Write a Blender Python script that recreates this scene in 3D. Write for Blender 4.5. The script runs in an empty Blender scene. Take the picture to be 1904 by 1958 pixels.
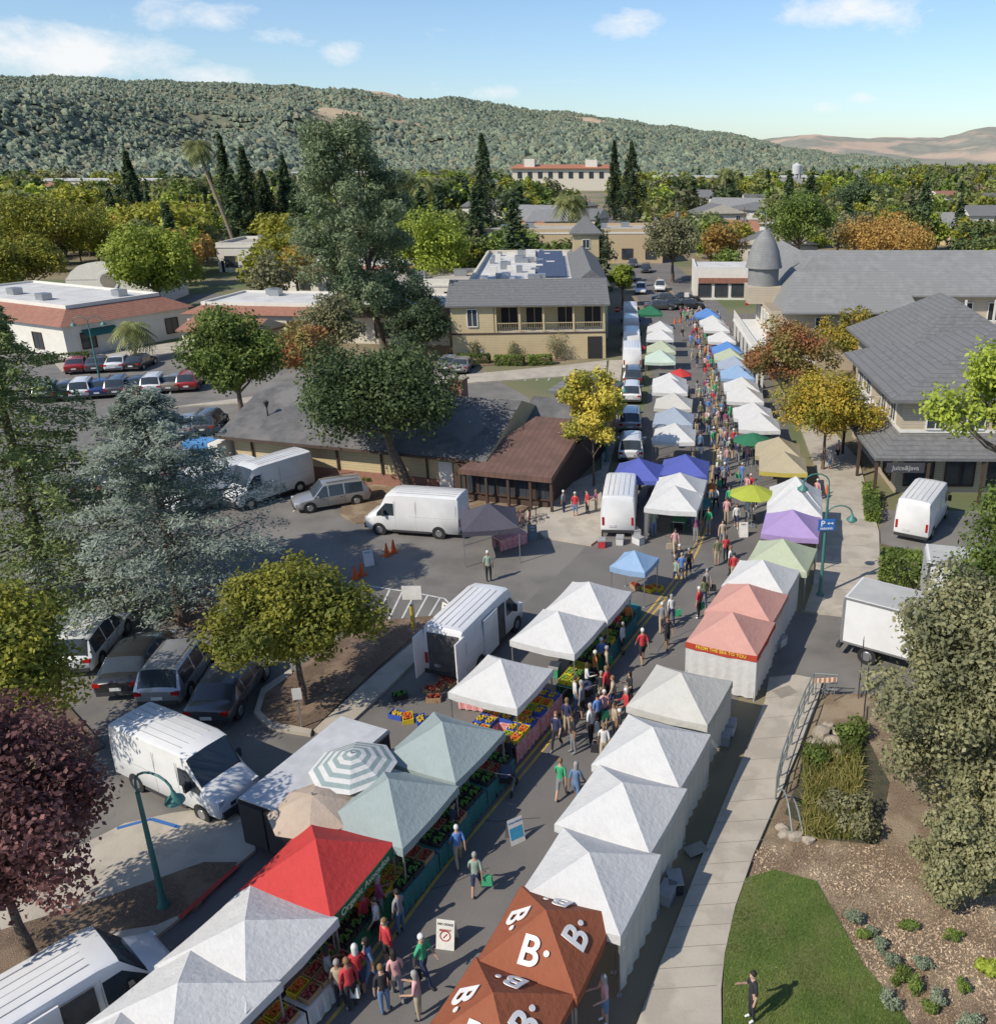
import bpy,math,random,bmesh
import numpy as np
from mathutils import Vector,Matrix,noise
random.seed(7);R=random.random;U=random.uniform
rng=np.random.default_rng(5)
F=1708.;CX=1200.;CY=940.;S=.35;C=math.sqrt(1-S*S);HC=21.
def G(u,v,z=0.):
    x=(u-CX)/F;y=(v-CY)/F;t=(HC-z)/(S+y*C);return Vector((x*t,(C-y*S)*t,0))
def ZT(Y,v):
    y=(v-CY)/F;return HC-Y*(S+y*C)/(C-y*S)
def TT(u,v):
    y=(v-CY)/F;return HC/(S+y*C)
COL=bpy.context.scene.collection
# ---------- materials
MC={}
def NM(name):
    m=bpy.data.materials.new(name);m.use_nodes=True;n=m.node_tree.nodes;l=m.node_tree.links
    return m,n,l,n['Principled BSDF']
def mix(n,l,f,a,b,bt='MIX'):
    x=n.new('ShaderNodeMix');x.data_type='RGBA';x.blend_type=bt
    for s,val in((0,f),(6,a),(7,b)):
        if hasattr(val,'is_linked'):l.new(val,x.inputs[s])
        elif s==0:x.inputs[0].default_value=val
        else:x.inputs[s].default_value=(*val,1)
    return x.outputs[2]
def nz(n,l,co,sc,det=4,rough=.6):
    t=n.new('ShaderNodeTexNoise');t.inputs['Scale'].default_value=sc;t.inputs['Detail'].default_value=det;t.inputs['Roughness'].default_value=rough
    l.new(co,t.inputs['Vector']);return t.outputs['Fac']
def ramp(n,l,f,a,b):
    r=n.new('ShaderNodeMapRange');r.inputs[1].default_value=a;r.inputs[2].default_value=b;l.new(f,r.inputs[0]);return r.outputs[0]
def mth(n,l,op,a,b=None):
    x=n.new('ShaderNodeMath');x.operation=op
    for i,v in enumerate((a,b)):
        if v is None:continue
        if hasattr(v,'is_linked'):l.new(v,x.inputs[i])
        else:x.inputs[i].default_value=v
    return x.outputs[0]
def mat(name,c,c2=None,sc=3,rough=.8,bump=0,bs=None,metal=0,stripe=None,trans=0,spec=.5,c3=None,sc3=.3,coat=0):
    if name in MC:return MC[name]
    m,n,l,p=NM(name);co=n.new('ShaderNodeTexCoord').outputs['Object']
    if c2 is None:c2=tuple(x*.86 for x in c)
    f=ramp(n,l,nz(n,l,co,sc),.35,.65);col=mix(n,l,f,c,c2)
    if c3:col=mix(n,l,ramp(n,l,nz(n,l,co,sc3,3),.48,.6),col,c3)
    if stripe:
        ax,fr,w,dc=stripe;sp=n.new('ShaderNodeSeparateXYZ');l.new(co,sp.inputs[0])
        col=mix(n,l,mth(n,l,'LESS_THAN',mth(n,l,'FRACT',mth(n,l,'MULTIPLY',sp.outputs[ax],fr)),w),col,dc)
    l.new(col,p.inputs['Base Color']);p.inputs['Roughness'].default_value=rough;p.inputs['Metallic'].default_value=metal
    p.inputs['Specular IOR Level'].default_value=spec
    if coat:p.inputs['Coat Weight'].default_value=coat
    if bump:
        b=n.new('ShaderNodeBump');b.inputs['Strength'].default_value=bump;b.inputs['Distance'].default_value=.1
        l.new(nz(n,l,co,bs or sc*3,5),b.inputs['Height']);l.new(b.outputs[0],p.inputs['Normal'])
    if trans:
        t=n.new('ShaderNodeBsdfTranslucent');l.new(col,t.inputs[0]);x=n.new('ShaderNodeMixShader');x.inputs[0].default_value=trans
        l.new(p.outputs[0],x.inputs[1]);l.new(t.outputs[0],x.inputs[2]);l.new(x.outputs[0],n['Material Output'].inputs[0])
    MC[name]=m;return m
def leafmat(name,c1,c2,c3=None,tr=.3,k=1.8):
    if name in MC:return MC[name]
    c3=c3 or tuple(x*.65 for x in c1);c1,c2,c3=[tuple(x*k for x in c) for c in(c1,c2,c3)]
    m,n,l,p=NM(name);g=n.new('ShaderNodeNewGeometry');co=n.new('ShaderNodeTexCoord').outputs['Object']
    col=mix(n,l,g.outputs['Random Per Island'],c1,c2)
    col=mix(n,l,ramp(n,l,nz(n,l,co,.45,2),.45,.62),col,c3)
    oi=n.new('ShaderNodeObjectInfo');h=n.new('ShaderNodeHueSaturation');l.new(col,h.inputs['Color'])
    r=n.new('ShaderNodeMapRange');l.new(oi.outputs['Random'],r.inputs[0]);r.inputs[3].default_value=.8;r.inputs[4].default_value=1.25;l.new(r.outputs[0],h.inputs['Value']);col=h.outputs[0]
    l.new(col,p.inputs['Base Color']);p.inputs['Roughness'].default_value=.6;p.inputs['Specular IOR Level'].default_value=.3
    t=n.new('ShaderNodeBsdfTranslucent');l.new(col,t.inputs[0]);x=n.new('ShaderNodeMixShader');x.inputs[0].default_value=tr
    l.new(p.outputs[0],x.inputs[1]);l.new(t.outputs[0],x.inputs[2]);l.new(x.outputs[0],n['Material Output'].inputs[0])
    MC[name]=m;return m
def cm(c,rough=.8,**k):
    return mat('paint_%d_%d_%d_%d'%(c[0]*99,c[1]*99,c[2]*99,rough*10),c,rough=rough,**k)
bark=mat('bark',(.2,.15,.11),(.1,.075,.055),6,.95,.6)
glass=mat('window_glass',(.03,.04,.05),(.05,.06,.07),.6,.08)
black=mat('black_rubber',(.02,.02,.02),rough=.8);metal=mat('grey_metal',(.4,.41,.42),rough=.4,metal=.7)
chrome=mat('alloy_rim',(.45,.46,.48),rough=.3,metal=.8)
white=mat('white_paint',(.7,.7,.69),(.64,.64,.635),1.2,.35,coat=.4)
wtrim=mat('white_trim',(.68,.66,.61))
# ---------- mesh builder
class M:
    def __init__(s):s.v=[];s.f=[];s.m=[]
    def add(s,vs,fs,m=0):
        o=len(s.v);s.v+=[tuple(v) for v in vs];s.f+=[tuple(i+o for i in f) for f in fs];s.m+=[m]*len(fs);return s
    def sub(s,vs,fs,m=0):
        ids=sorted({i for f in fs for i in f});mp={a:b for b,a in enumerate(ids)};return s.add([vs[i] for i in ids],[tuple(mp[i] for i in f) for f in fs],m)
    def box(s,c,d,rz=0,m=0,tp=1):
        a,b,h=d[0]/2,d[1]/2,d[2]/2;cs,sn=math.cos(rz),math.sin(rz);vs=[]
        for z,k in((-h,1),(h,tp)):
            for x,y in((-a,-b),(a,-b),(a,b),(-a,b)):
                x*=k;y*=k;vs.append((c[0]+x*cs-y*sn,c[1]+x*sn+y*cs,c[2]+z))
        return s.add(vs,[(3,2,1,0),(4,5,6,7),(0,1,5,4),(1,2,6,5),(2,3,7,6),(3,0,4,7)],m)
    def b2(s,x0,y0,z0,x1,y1,z1,m=0):return s.box(((x0+x1)/2,(y0+y1)/2,(z0+z1)/2),(x1-x0,y1-y0,z1-z0),0,m)
    def cyl(s,a,b,r0,r1=None,n=8,m=0,cap=True):
        r1=r0 if r1 is None else r1;a=Vector(a);b=Vector(b);d=(b-a).normalized()
        q=d.orthogonal().normalized();w=d.cross(q);vs=[]
        for p,r in((a,r0),(b,r1)):
            for i in range(n):
                t=2*math.pi*i/n;vs.append(p+q*r*math.cos(t)+w*r*math.sin(t))
        fs=[(i,(i+1)%n,(i+1)%n+n,i+n) for i in range(n)]
        if cap:fs+=[tuple(range(n))[::-1],tuple(range(n,2*n))]
        return s.add(vs,fs,m)
    def tube(s,pts,r,n=6,m=0):
        for i in range(len(pts)-1):
            a=r[i] if isinstance(r,(list,tuple)) else r;b=r[i+1] if isinstance(r,(list,tuple)) else r
            s.cyl(pts[i],pts[i+1],a,b,n,m)
        return s
    def rev(s,prof,n=12,c=(0,0,0),m=0):
        k=len(prof);vs=[(c[0]+r*math.cos(2*math.pi*i/n),c[1]+r*math.sin(2*math.pi*i/n),c[2]+z) for r,z in prof for i in range(n)]
        return s.add(vs,[(j*n+i,j*n+(i+1)%n,(j+1)*n+(i+1)%n,(j+1)*n+i) for j in range(k-1) for i in range(n)],m)
    def mesh(s,name,mats,smooth=False):
        me=bpy.data.meshes.new(name);me.from_pydata(s.v,[],s.f)
        for x in(mats if isinstance(mats,(list,tuple)) else [mats]):me.materials.append(x)
        me.polygons.foreach_set('material_index',s.m)
        if smooth:
            me.polygons.foreach_set('use_smooth',[True]*len(s.f))
            try:me.set_sharp_from_angle(angle=math.radians(40))
            except Exception:pass
        me.update();return me
def qmesh(name,V,mats):
    n=len(V)//4;me=bpy.data.meshes.new(name);me.vertices.add(n*4);me.vertices.foreach_set('co',np.asarray(V,dtype=np.float32).ravel())
    me.loops.add(n*4);me.loops.foreach_set('vertex_index',np.arange(n*4,dtype=np.int32))
    me.polygons.add(n);me.polygons.foreach_set('loop_start',np.arange(0,n*4,4,dtype=np.int32))
    try:me.polygons.foreach_set('loop_total',np.full(n,4,dtype=np.int32))
    except Exception:pass
    me.materials.append(mats);me.update(calc_edges=True);return me
def obj(name,me,parent=None,label=None,cat=None,kind=None,group=None,loc=None,rz=0,s=1):
    o=bpy.data.objects.new(name,me);COL.objects.link(o)
    if parent:o.parent=parent
    if label:o['label']=label
    if cat:o['category']=cat
    if kind:o['kind']=kind
    if group:o['group']=group
    if loc is not None:o.location=loc
    if rz:o.rotation_euler=(0,0,rz)
    if s!=1:o.scale=(s,)*3 if not isinstance(s,tuple) else s
    return o
def place(name,parts,loc,rz,label,cat,group=None,s=1,over=None):
    loc=(loc[0],loc[1],loc[2] if len(loc)>2 else 0)
    if len(parts)==1:
        os=[obj(name,parts[0][1],None,label,cat,None,group,loc,rz,s)];r=os[0]
    else:
        r=obj(name,None,None,label,cat,None,group,loc,rz,s);os=[]
        for nm,me,pi in parts:os.append(obj(nm,me,r if pi is None else os[pi]))
    if over:
        for o in os:
            for i,mm in enumerate(o.data.materials):
                if mm.name in over:o.material_slots[i].link='OBJECT';o.material_slots[i].material=over[mm.name]
    return r
def text(st,size,mx,m,ext=.004,off=.02):
    cu=bpy.data.curves.new('t','FONT');cu.body=st;cu.size=size;cu.align_x='CENTER';cu.align_y='CENTER';cu.extrude=ext;cu.offset=size*off
    o=bpy.data.objects.new('t',cu);COL.objects.link(o);dg=bpy.context.evaluated_depsgraph_get();dg.update()
    me=bpy.data.meshes.new_from_object(o.evaluated_get(dg));bpy.data.objects.remove(o);me.transform(mx);me.materials.clear();me.materials.append(m);me.name='lettering';return me
def frame(pos,right,up):
    r=Vector(right).normalized();u=Vector(up).normalized();n=r.cross(u)
    return Matrix(((r.x,u.x,n.x,pos[0]),(r.y,u.y,n.y,pos[1]),(r.z,u.z,n.z,pos[2]),(0,0,0,1)))
# ---------- ground
asph=mat('asphalt',(.17,.158,.145),(.14,.131,.121),.35,.9,.3,40,c3=(.128,.12,.111),sc3=.12)
asph2=mat('lot_asphalt',(.18,.168,.152),(.13,.122,.112),.5,.92,.3,40,c3=(.195,.182,.165),sc3=.15)
conc=mat('concrete',(.44,.395,.325),(.37,.33,.27),.5,.9,.15,20,c3=(.34,.305,.25),sc3=.8)
mulch=mat('bark_mulch',(.33,.235,.15),(.2,.14,.088),14,1,1,30,c3=(.39,.3,.2),sc3=.6)
mulch2=mat('dark_mulch',(.24,.165,.11),(.13,.09,.06),14,1,1,30,c3=(.3,.21,.14),sc3=.6)
grassm=mat('lawn_grass',(.1,.17,.03),(.15,.2,.05),2,1,.8,60,c3=(.17,.19,.06),sc3=.7)
dirt=mat('dry_ground',(.26,.2,.13),(.16,.14,.08),.06,1,.3,2,c3=(.1,.13,.05),sc3=.02)
yel=mat('yellow_paint',(.55,.36,.05),(.38,.26,.08),3);wp=mat('white_road_paint',(.6,.6,.58),(.42,.42,.4),3)
g=M();g.add([(-9000,-60,0),(9000,-60,0),(9000,14000,0),(-9000,14000,0)],[(0,1,2,3)]);obj('ground',g.mesh('ground',dirt),kind='structure')
def slab(name,px,z,m,side=True,world=False):
    P=[Vector((p[0],p[1],0)) if world else G(*p) for p in px];n=len(P);g=M()
    g.add([(p.x,p.y,z) for p in P],[tuple(range(n))])
    if side:g.add([(p.x,p.y,z) for p in P]+[(p.x,p.y,0) for p in P],[(i,(i+1)%n,(i+1)%n+n,i+n) for i in range(n)])
    me=g.mesh(name,m)
    b=bmesh.new();b.from_mesh(me);bmesh.ops.remove_doubles(b,verts=b.verts,dist=.0005);bmesh.ops.recalc_face_normals(b,faces=b.faces);bmesh.ops.triangulate(b,faces=[f for f in b.faces if len(f.verts)>4]);b.to_mesh(me);b.free()
    return obj(name,me,kind='structure')
CLK=[Vector(p) for p in((-13,8.5,0),(-10,13,0),(-7.8,17.1,0),(-5.9,22.3,0),(-3.3,28.4,0),(0,36.4,0),(3.9,46.8,0),(6.2,60.5,0),(8,80,0),(9,100,0),(9.3,120.7,0),(6.6,160,0),(3.4,198,0),(-6,300,0),(-20,420,0))]
CL=[]
for i in range(len(CLK)-1):
    p0=CLK[max(i-1,0)];p1=CLK[i];p2=CLK[i+1];p3=CLK[min(i+2,len(CLK)-1)]
    for k in range(8):
        t=k/8;CL.append(.5*((2*p1)+(p2-p0)*t+(2*p0-5*p1+4*p2-p3)*t*t+(3*p1-p0-3*p2+p3)*t**3))
CL.append(CLK[-1])
def cdir(p):
    i=min(range(len(CL)-1),key=lambda i:(CL[i]-p).length);return (CL[i+1]-CL[i]).normalized()
def cat_at(Y):
    for i in range(len(CL)-1):
        if CL[i].y<=Y<=CL[i+1].y:
            t=(Y-CL[i].y)/(CL[i+1].y-CL[i].y);return CL[i].lerp(CL[i+1],t)
    return CL[-1]
def ribbon(o0,o1,z,a=0,b=None):
    pts=CL[a:b];g=M();vs=[]
    for i,p in enumerate(pts):
        d=(pts[min(i+1,len(pts)-1)]-pts[max(i-1,0)]).normalized();n=Vector((d.y,-d.x,0));vs+=[(*(p+n*o0).xy,z),(*(p+n*o1).xy,z)]
    return g.add(vs,[(2*i,2*i+1,2*i+3,2*i+2) for i in range(len(pts)-1)])
slab('parking_lot',[(-900,2300),(500,2300),(950,1400),(1150,1050),(1010,760),(900,700),(600,690),(-250,650),(-600,760)],.004,asph2,False)
slab('parking_lot',[(1360,1300),(1470,1170),(1560,1175),(1700,1185),(1680,1020),(1690,975),(2300,985),(2400,1350),(1640,1340),(1440,1310)],.004,asph2,False)
obj('road',ribbon(-6.2,6.0,.009).mesh('road',asph),kind='structure')
slab('road',[(20,118),(60,112),(60,124),(12,130),(-10,131),(-70,150),(-72,141),(2,120)],.005,asph,False,True)
g=ribbon(-.2,-.09,.014,0,92);h=ribbon(.09,.2,.014,0,92);g.add(h.v,h.f);obj('lane_marking',g.mesh('lane_marking',yel),kind='structure')
slab('sidewalk',[(1185,2050),(1250,1880),(1312,1720),(1375,1560),(1425,1440),(1462,1345),(1470,1300),(1520,1295),(1572,1305),(1560,1350),(1530,1430),(1492,1520),(1440,1640),(1405,1740),(1385,1830),(1378,1900),(1380,2050)],.13,conc)
slab('sidewalk',[(1537,1172),(1555,1120),(1562,1050),(1568,980),(1560,900),(1530,820),(1490,740),(1470,700),(1500,700),(1560,790),(1640,880),(1660,950),(1680,1020),(1682,1100),(1690,1185),(1610,1180)],.13,conc)
slab('sidewalk',[(-20,1700),(120,1640),(240,1580),(330,1560),(440,1545),(480,1590),(490,1630),(455,1660),(390,1720),(340,1765),(260,1830),(150,1790),(0,1830)],.12,conc)
slab('sidewalk',[(600,1400),(720,1290),(840,1190),(850,1215),(700,1360),(640,1415)],.12,conc)
slab('sidewalk',[(1000,985),(1050,945),(1150,900),(1150,800),(1165,690),(1190,690),(1175,860),(1150,940),(1150,1030),(1130,1045),(1040,1030)],.12,conc)
slab('sidewalk',[(330,780),(600,745),(1080,700),(1160,690),(1160,715),(880,735),(600,765)],.12,conc)
slab('planting_bed',[(495,1365),(505,1330),(560,1290),(640,1230),(720,1190),(835,1180),(700,1300),(595,1402),(520,1390)],.1,mulch2)
slab('kerb',[(486,1368),(500,1322),(556,1284),(560,1292),(508,1330),(498,1364),(522,1386),(597,1400),(594,1410),(516,1397)],.14,conc)
slab('planting_bed',[(650,985),(655,960),(720,925),(800,905),(900,930),(990,950),(1050,940),(1000,980),(880,975),(760,1000),(680,1002)],.1,mulch)
slab('planting_bed',[(-200,1850),(210,1720),(390,1655),(455,1655),(380,1740),(300,1775),(140,1800),(-100,1990)],.132,mulch2)
slab('planting_bed',[(-300,1250),(60,1180),(230,1130),(520,1150),(600,1190),(560,1240),(420,1215),(260,1170),(120,1200),(110,1330),(200,1430),(-300,1700)],.1,mulch2)
slab('planting_bed',[(1382,1860),(1392,1800),(1445,1640),(1500,1530),(1560,1400),(1580,1330),(1650,1330),(2500,1350),(2500,2300),(1378,2300)],.08,mulch)
LAWN=[(1378,2100),(1384,1840),(1400,1760),(1425,1685),(1480,1668),(1560,1690),(1600,1760),(1650,1850),(1710,1920),(1760,2000),(1700,2100)]
slab('lawn',LAWN,.11,grassm)
slab('creek_bed',[(1500,1560),(1545,1440),(1580,1390),(1650,1400),(1700,1500),(1680,1620),(1580,1610)],.09,mat('damp_soil',(.09,.075,.045),(.05,.055,.03),3,1,1,10))
slab('planting_bed',[(1675,1040),(1760,1060),(1830,1090),(1900,1120),(1900,1160),(1690,1150)],.1,mulch2)
slab('planting_bed',[(840,705),(1080,690),(1100,672),(850,676)],.1,mulch2)
slab('sidewalk',[(100,690),(370,650),(380,668),(120,712)],.1,conc)
def line(a,b,w=.1,z=.013):
    g=M();a=G(*a) if len(a)==2 else a;b=G(*b);d=(b-a).normalized();n=Vector((d.y,-d.x,0))*w/2
    return g.add([(*(a+n).xy,z),(*(a-n).xy,z),(*(b-n).xy,z),(*(b+n).xy,z)],[(0,1,2,3)])
def lines(L,m=wp,w=.1,z=.013):
    g=M()
    for a,b in L:
        h=line(a,b,w,z);g.add(h.v,h.f)
    obj('parking_marking',g.mesh('parking_marking',m),kind='structure')
lines([((700,1120),(800,1135)),((800,1135),(850,1145)),((850,1145),(872,1170)),((872,1170),(840,1205)),((700,1120),(715,1200)),((715,1200),(840,1205))]);lines([((712+i*24,1200),(745+i*24,1128+i*4)) for i in range(5)],z=.0165)
lines([((905+i*22,712),(893+i*22,728)) for i in range(8)]+[((250,1190),(205,1260)),((330,1225),(290,1290)),((415,1245),(385,1310)),((505,1255),(470,1330)),((600,930),(560,980)),((700,880),(655,905))],z=.0195)
lines([((345,1762),(455,1662))],mat('red_kerb_paint',(.45,.04,.03)),.16,.137)
lines([((225,1590),(290,1572)),((290,1572),(345,1588))],mat('blue_paint',(.03,.12,.35)),.14,.127)
g=M()
for k in range(15):
    t=k/14;a=(1245+t*215,1900-t*560);h=line(a,(a[0]+125-t*30,a[1]-8),.02,.134);g.add(h.v,h.f)
for k in range(8):
    a=(1562+k*4,1130-k*45+k*k);h=line(a,(a[0]+105-k*6,a[1]+4),.03,.134);g.add(h.v,h.f)
obj('pavement_joint',g.mesh('pavement_joint',mat('joint_dark',(.22,.2,.17))),kind='structure')
g=M();random.seed(12)
for i in range(26):
    Y=U(14,100);c=cat_at(Y);d=cdir(c);p=c+Vector((d.y,-d.x,0))*U(-3,3);a=U(0,6.3);q=[p]
    for k in range(6):a+=U(-.5,.5);q.append(q[-1]+Vector((math.cos(a),math.sin(a),0))*U(.3,.7))
    for k in range(6):
        e=(q[k+1]-q[k]).normalized();nn=Vector((e.y,-e.x,0))*.018;g.add([(*(q[k]+nn).xy,.0115),(*(q[k]-nn).xy,.0115),(*(q[k+1]-nn).xy,.0115),(*(q[k+1]+nn).xy,.0115)],[(0,1,2,3)])
obj('road_crack',g.mesh('road_crack',mat('tar',(.06,.058,.055))),kind='structure')
g=M()
for u,v,r in((1500,1328,.45),(1330,1630,.35)):p=G(u,v);g.box((p.x,p.y,.137),(r*2,r*1.4,.004),.5)
obj('utility_cover',g.mesh('utility_cover',mat('cover',(.27,.24,.2))),kind='structure')
# ---------- hills
def blobs(pts,sz,m,name,label):
    n=len(pts);k=5;pr=[(1,0),(.9,.6),(.5,.95),(.02,1.1)];out=[]
    an=rng.random(n)*6.28;js=rng.uniform(.65,1.3,(n,k))
    for j in range(3):
        for i in range(k):
            q=[]
            for jj,ii in((j,i),(j,i+1),(j+1,i+1),(j+1,i)):
                r,z=pr[jj];a=an+2*math.pi*ii/k;rr=r*sz*js[:,ii%k];q.append(pts+np.stack([np.cos(a)*rr,np.sin(a)*rr,z*sz*js[:,(ii+2)%k]],1))
            out.append(np.stack(q,1))
    V=np.stack(out,1).reshape(-1,3);obj(name,qmesh(name,V,m),kind='stuff',label=label)
def hills(name,pl,D0,D1,m,Yb,nx=330,ny=110,seed=0,amp=1,trees=None,spots=(),thr=.22):
    us=[p[0] for p in pl];vs=[p[1] for p in pl];u0,u1=us[0],us[-1];V=[];T=[];B_=[];BS=[]
    for i in range(nx):
        u=u0+(u1-u0)*i/(nx-1);v=np.interp(u,us,vs)+noise.noise(Vector((u/70,seed,0)))*6+noise.noise(Vector((u/25,seed,5)))*2;y=(v-CY)/F;k=((u-CX)/F)/(C-y*S);e=-(S+y*C)/(C-y*S);D=D0+(D1-D0)*(i/(nx-1))
        for j in range(ny):
            s=j/(ny-1)*1.25;Y=Yb+s*(D-Yb);sh=(s**1.25 if s<=1 else 1-(s-1)*2.2);sh=max(sh,-.1);hz=HC+D*e
            X=k*Y;f=noise.fractal(Vector((X/520+seed,Y/620,seed)),1,2.1,6)
            rd=1-abs(noise.noise(Vector((X/420+Y/1400+seed,Y/1500,seed+3))))*2
            w=min(1,s*4)*(1-s**6 if s<1 else 0)
            z=hz*sh+w*hz*amp*(.2*f+.3*(rd-.5))+noise.noise(Vector((X/60,Y/60,1)))*3*min(1,s*3)
            z=max(z,-2);V.append((X,Y,z))
            tv=noise.fractal(Vector((X/260+9,Y/420,2+seed)),1,2,6)+.25*f-.1+(.16 if s>.93 else 0)
            for su,ss,ru,rs in spots:tv+=.8*math.exp(-((u-su)/ru)**2-((s-ss)/rs)**2)
            T.append(min(1,max(0,(tv-thr)*5)))
            if trees and s<1.06:
                dn=noise.noise(Vector((X/90,Y/90,7)))*.25
                for q in range(3):
                    if tv+U(-.25,.2)<thr+.03 and R()<trees+dn:B_.append((X+U(-9,9),Y+U(-10,10),z-1.5));BS.append(U(2.8,6.5))
    g=M();g.add(V,[(i*ny+j,(i+1)*ny+j,(i+1)*ny+j+1,i*ny+j+1) for i in range(nx-1) for j in range(ny-1)])
    me=g.mesh(name,m,True);a=me.attributes.new('dry','FLOAT','POINT');a.data.foreach_set('value',T)
    if B_:
        r_=rng.random(len(B_));B_=np.array(B_);BS=np.array(BS)
        for lo,hi,mm,lb in((0,.45,leafmat('hazy_hill_oak',(.07,.09,.068),(.095,.115,.08),tr=0),'oak woodland covering the hillside'),(.45,.8,leafmat('hazy_hill_scrub',(.095,.115,.075),(.12,.14,.09),tr=0),'lighter oak scrub covering the hillside'),(.8,1,leafmat('hazy_hill_brush',(.13,.135,.085),(.16,.155,.1),tr=0),'olive brush covering the hillside')):  # foliage colours greyed towards blue, distance haze painted into them
            idx=(r_>=lo)&(r_<hi);blobs(B_[idx],BS[idx],mm,'hill_woodland',lb)
    return obj(name,me,kind='structure')
def hillmat(name,g1,g2,t1):  # hill tones passed in are paled and bluish: aerial haze kept in the colour
    m,n,l,p=NM(name);co=n.new('ShaderNodeTexCoord').outputs['Object'];at=n.new('ShaderNodeAttribute');at.attribute_name='dry'
    a=mix(n,l,ramp(n,l,nz(n,l,co,.02,6),.35,.65),g1,g2);t=mix(n,l,nz(n,l,co,.01,4),t1,tuple(x*.75 for x in t1))
    a=mix(n,l,at.outputs['Fac'],a,t);l.new(a,p.inputs['Base Color']);p.inputs['Roughness'].default_value=1;p.inputs['Specular IOR Level'].default_value=0;return m
random.seed(2)
hills('hills',[(-500,150),(0,143),(120,149),(250,153),(400,161),(500,168),(620,178),(690,170),(780,186),(900,192),(1000,207),(1100,217),(1250,240),(1400,260),(1500,280),(1620,298),(1750,303)],2300,3600,hillmat('hazy_wooded_hill',(.15,.16,.11),(.24,.22,.145),(.5,.39,.27)),700,340,130,0,1,.6,((695,.95,65,.12),(520,.4,50,.12),(640,.3,40,.06),(790,.33,60,.06),(1130,.9,50,.07),(530,.9,30,.05),(250,.97,40,.04)),.5)
hills('hills',[(1300,290),(1400,270),(1470,264),(1550,256),(1640,264),(1720,262),(1800,264),(1850,250),(1904,240),(2100,225),(2500,240)],5200,5200,hillmat('hazy_dry_hill',(.22,.23,.2),(.28,.27,.22),(.48,.38,.3)),2600,180,60,5,.8,None,(),.0)
# ---------- foliage
def quads(P,N,size,asp=.6,rg=rng,T=None):
    n=len(P);N=N/np.linalg.norm(N,axis=1)[:,None]
    if T is None:T=rg.normal(size=(n,3))
    A=np.cross(N,T);A/=np.linalg.norm(A,axis=1)[:,None]+1e-9;B=np.cross(N,A);s=(size*(.6+.8*rg.random(n)))[:,None]
    V=np.empty((n,4,3));V[:,0]=P-A*s*.5;V[:,1]=P+B*s*asp*.5-A*s*.05;V[:,2]=P+A*s*.5;V[:,3]=P-B*s*asp*.5-A*s*.05
    return V.reshape(-1,3)
def leaves(cl,n,size,up=.4,flat=1.,rg=rng,asp=.6,fill=.5):
    cl=np.array(cl);w=cl[:,3]**2;i=rg.choice(len(cl),n,p=w/w.sum());d=rg.normal(size=(n,3));d/=np.linalg.norm(d,axis=1)[:,None]
    rad=cl[i,3]*(fill+(1-fill)*rg.random(n)**.6)*(1+.15*rg.normal(size=n));P=cl[i,:3]+d*rad[:,None]*np.array([1,1,flat])
    return quads(P,d*.8+rg.normal(size=(n,3))*.6+np.array([0,0,up]),size,asp,rg)
def clumps(H,Rr,z0,k,seed,lean=(0,0),cr=(.2,.34),sq=1.,lo=-.45):
    r=np.random.default_rng(seed);o=[];hz=(H-z0)/2;zc=(H+z0)/2
    while len(o)<k:
        d=r.normal(size=3);d/=np.linalg.norm(d);q=r.random()**.4*.78;a=d*q
        if a[2]<lo:continue
        wob=1+.22*math.sin(3*math.atan2(a[1],a[0])+seed)
        o.append((a[0]*Rr*wob+lean[0],a[1]*Rr*wob*sq+lean[1],zc+a[2]*hz,Rr*r.uniform(*cr)))
    return o
def trunk_mesh(H,z0,cl,r,lean=(0,0),nl=14,m=bark):
    g=M();z0=max(z0,H*.12);top=Vector((lean[0]*.8,lean[1]*.8,z0+(H-z0)*.45));f=Vector((lean[0]*.5,lean[1]*.5,z0*.85));b=Vector((0,0,-.05))
    g.cyl(b,b.lerp(f,.12),r*1.5,r,10);g.tube([b.lerp(f,.12),b.lerp(f,.55)+Vector((r*.3,0,0)),f,f.lerp(top,.5),top],[r,r*.85,r*.75,r*.5,r*.25],9)
    st=max(1,len(cl)//nl)
    for c in cl[::st]:
        e=Vector(c[:3]);s=f.lerp(top,min(1,max(0,(c[2]-z0)/(H-z0))*.8));md=s.lerp(e,.5)+Vector((0,0,-.08*(e-s).length));g.tube([s,md,e],[r*.42,r*.25,r*.08],6)
    return g.mesh('trunk',m,True)
def broad(name,u,v,vt,wpx,lm,label,n=9000,leaf=.22,k=45,z0f=.3,lean=(0,0),tr=None,seed=None,cr=(.2,.34),asp=.6,sq=1.,flat=.85,fill=.5,H=None,lo=-.45):
    p=G(u,v);t=TT(u,v);H=H or ZT(p.y,vt);Rr=wpx/2/F*t;seed=seed or int(u*7+v)
    cl=clumps(H-.1*Rr,Rr,H*z0f,k,seed,lean,cr,sq,lo);rg=np.random.default_rng(seed)
    return place(name,[('trunk',trunk_mesh(H,H*z0f,cl,tr or .035*H**.9,lean),None),('crown',qmesh('crown',leaves(cl,n,leaf,.4,flat,rg,asp,fill),lm),None)],p,0,label,'tree')
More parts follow.
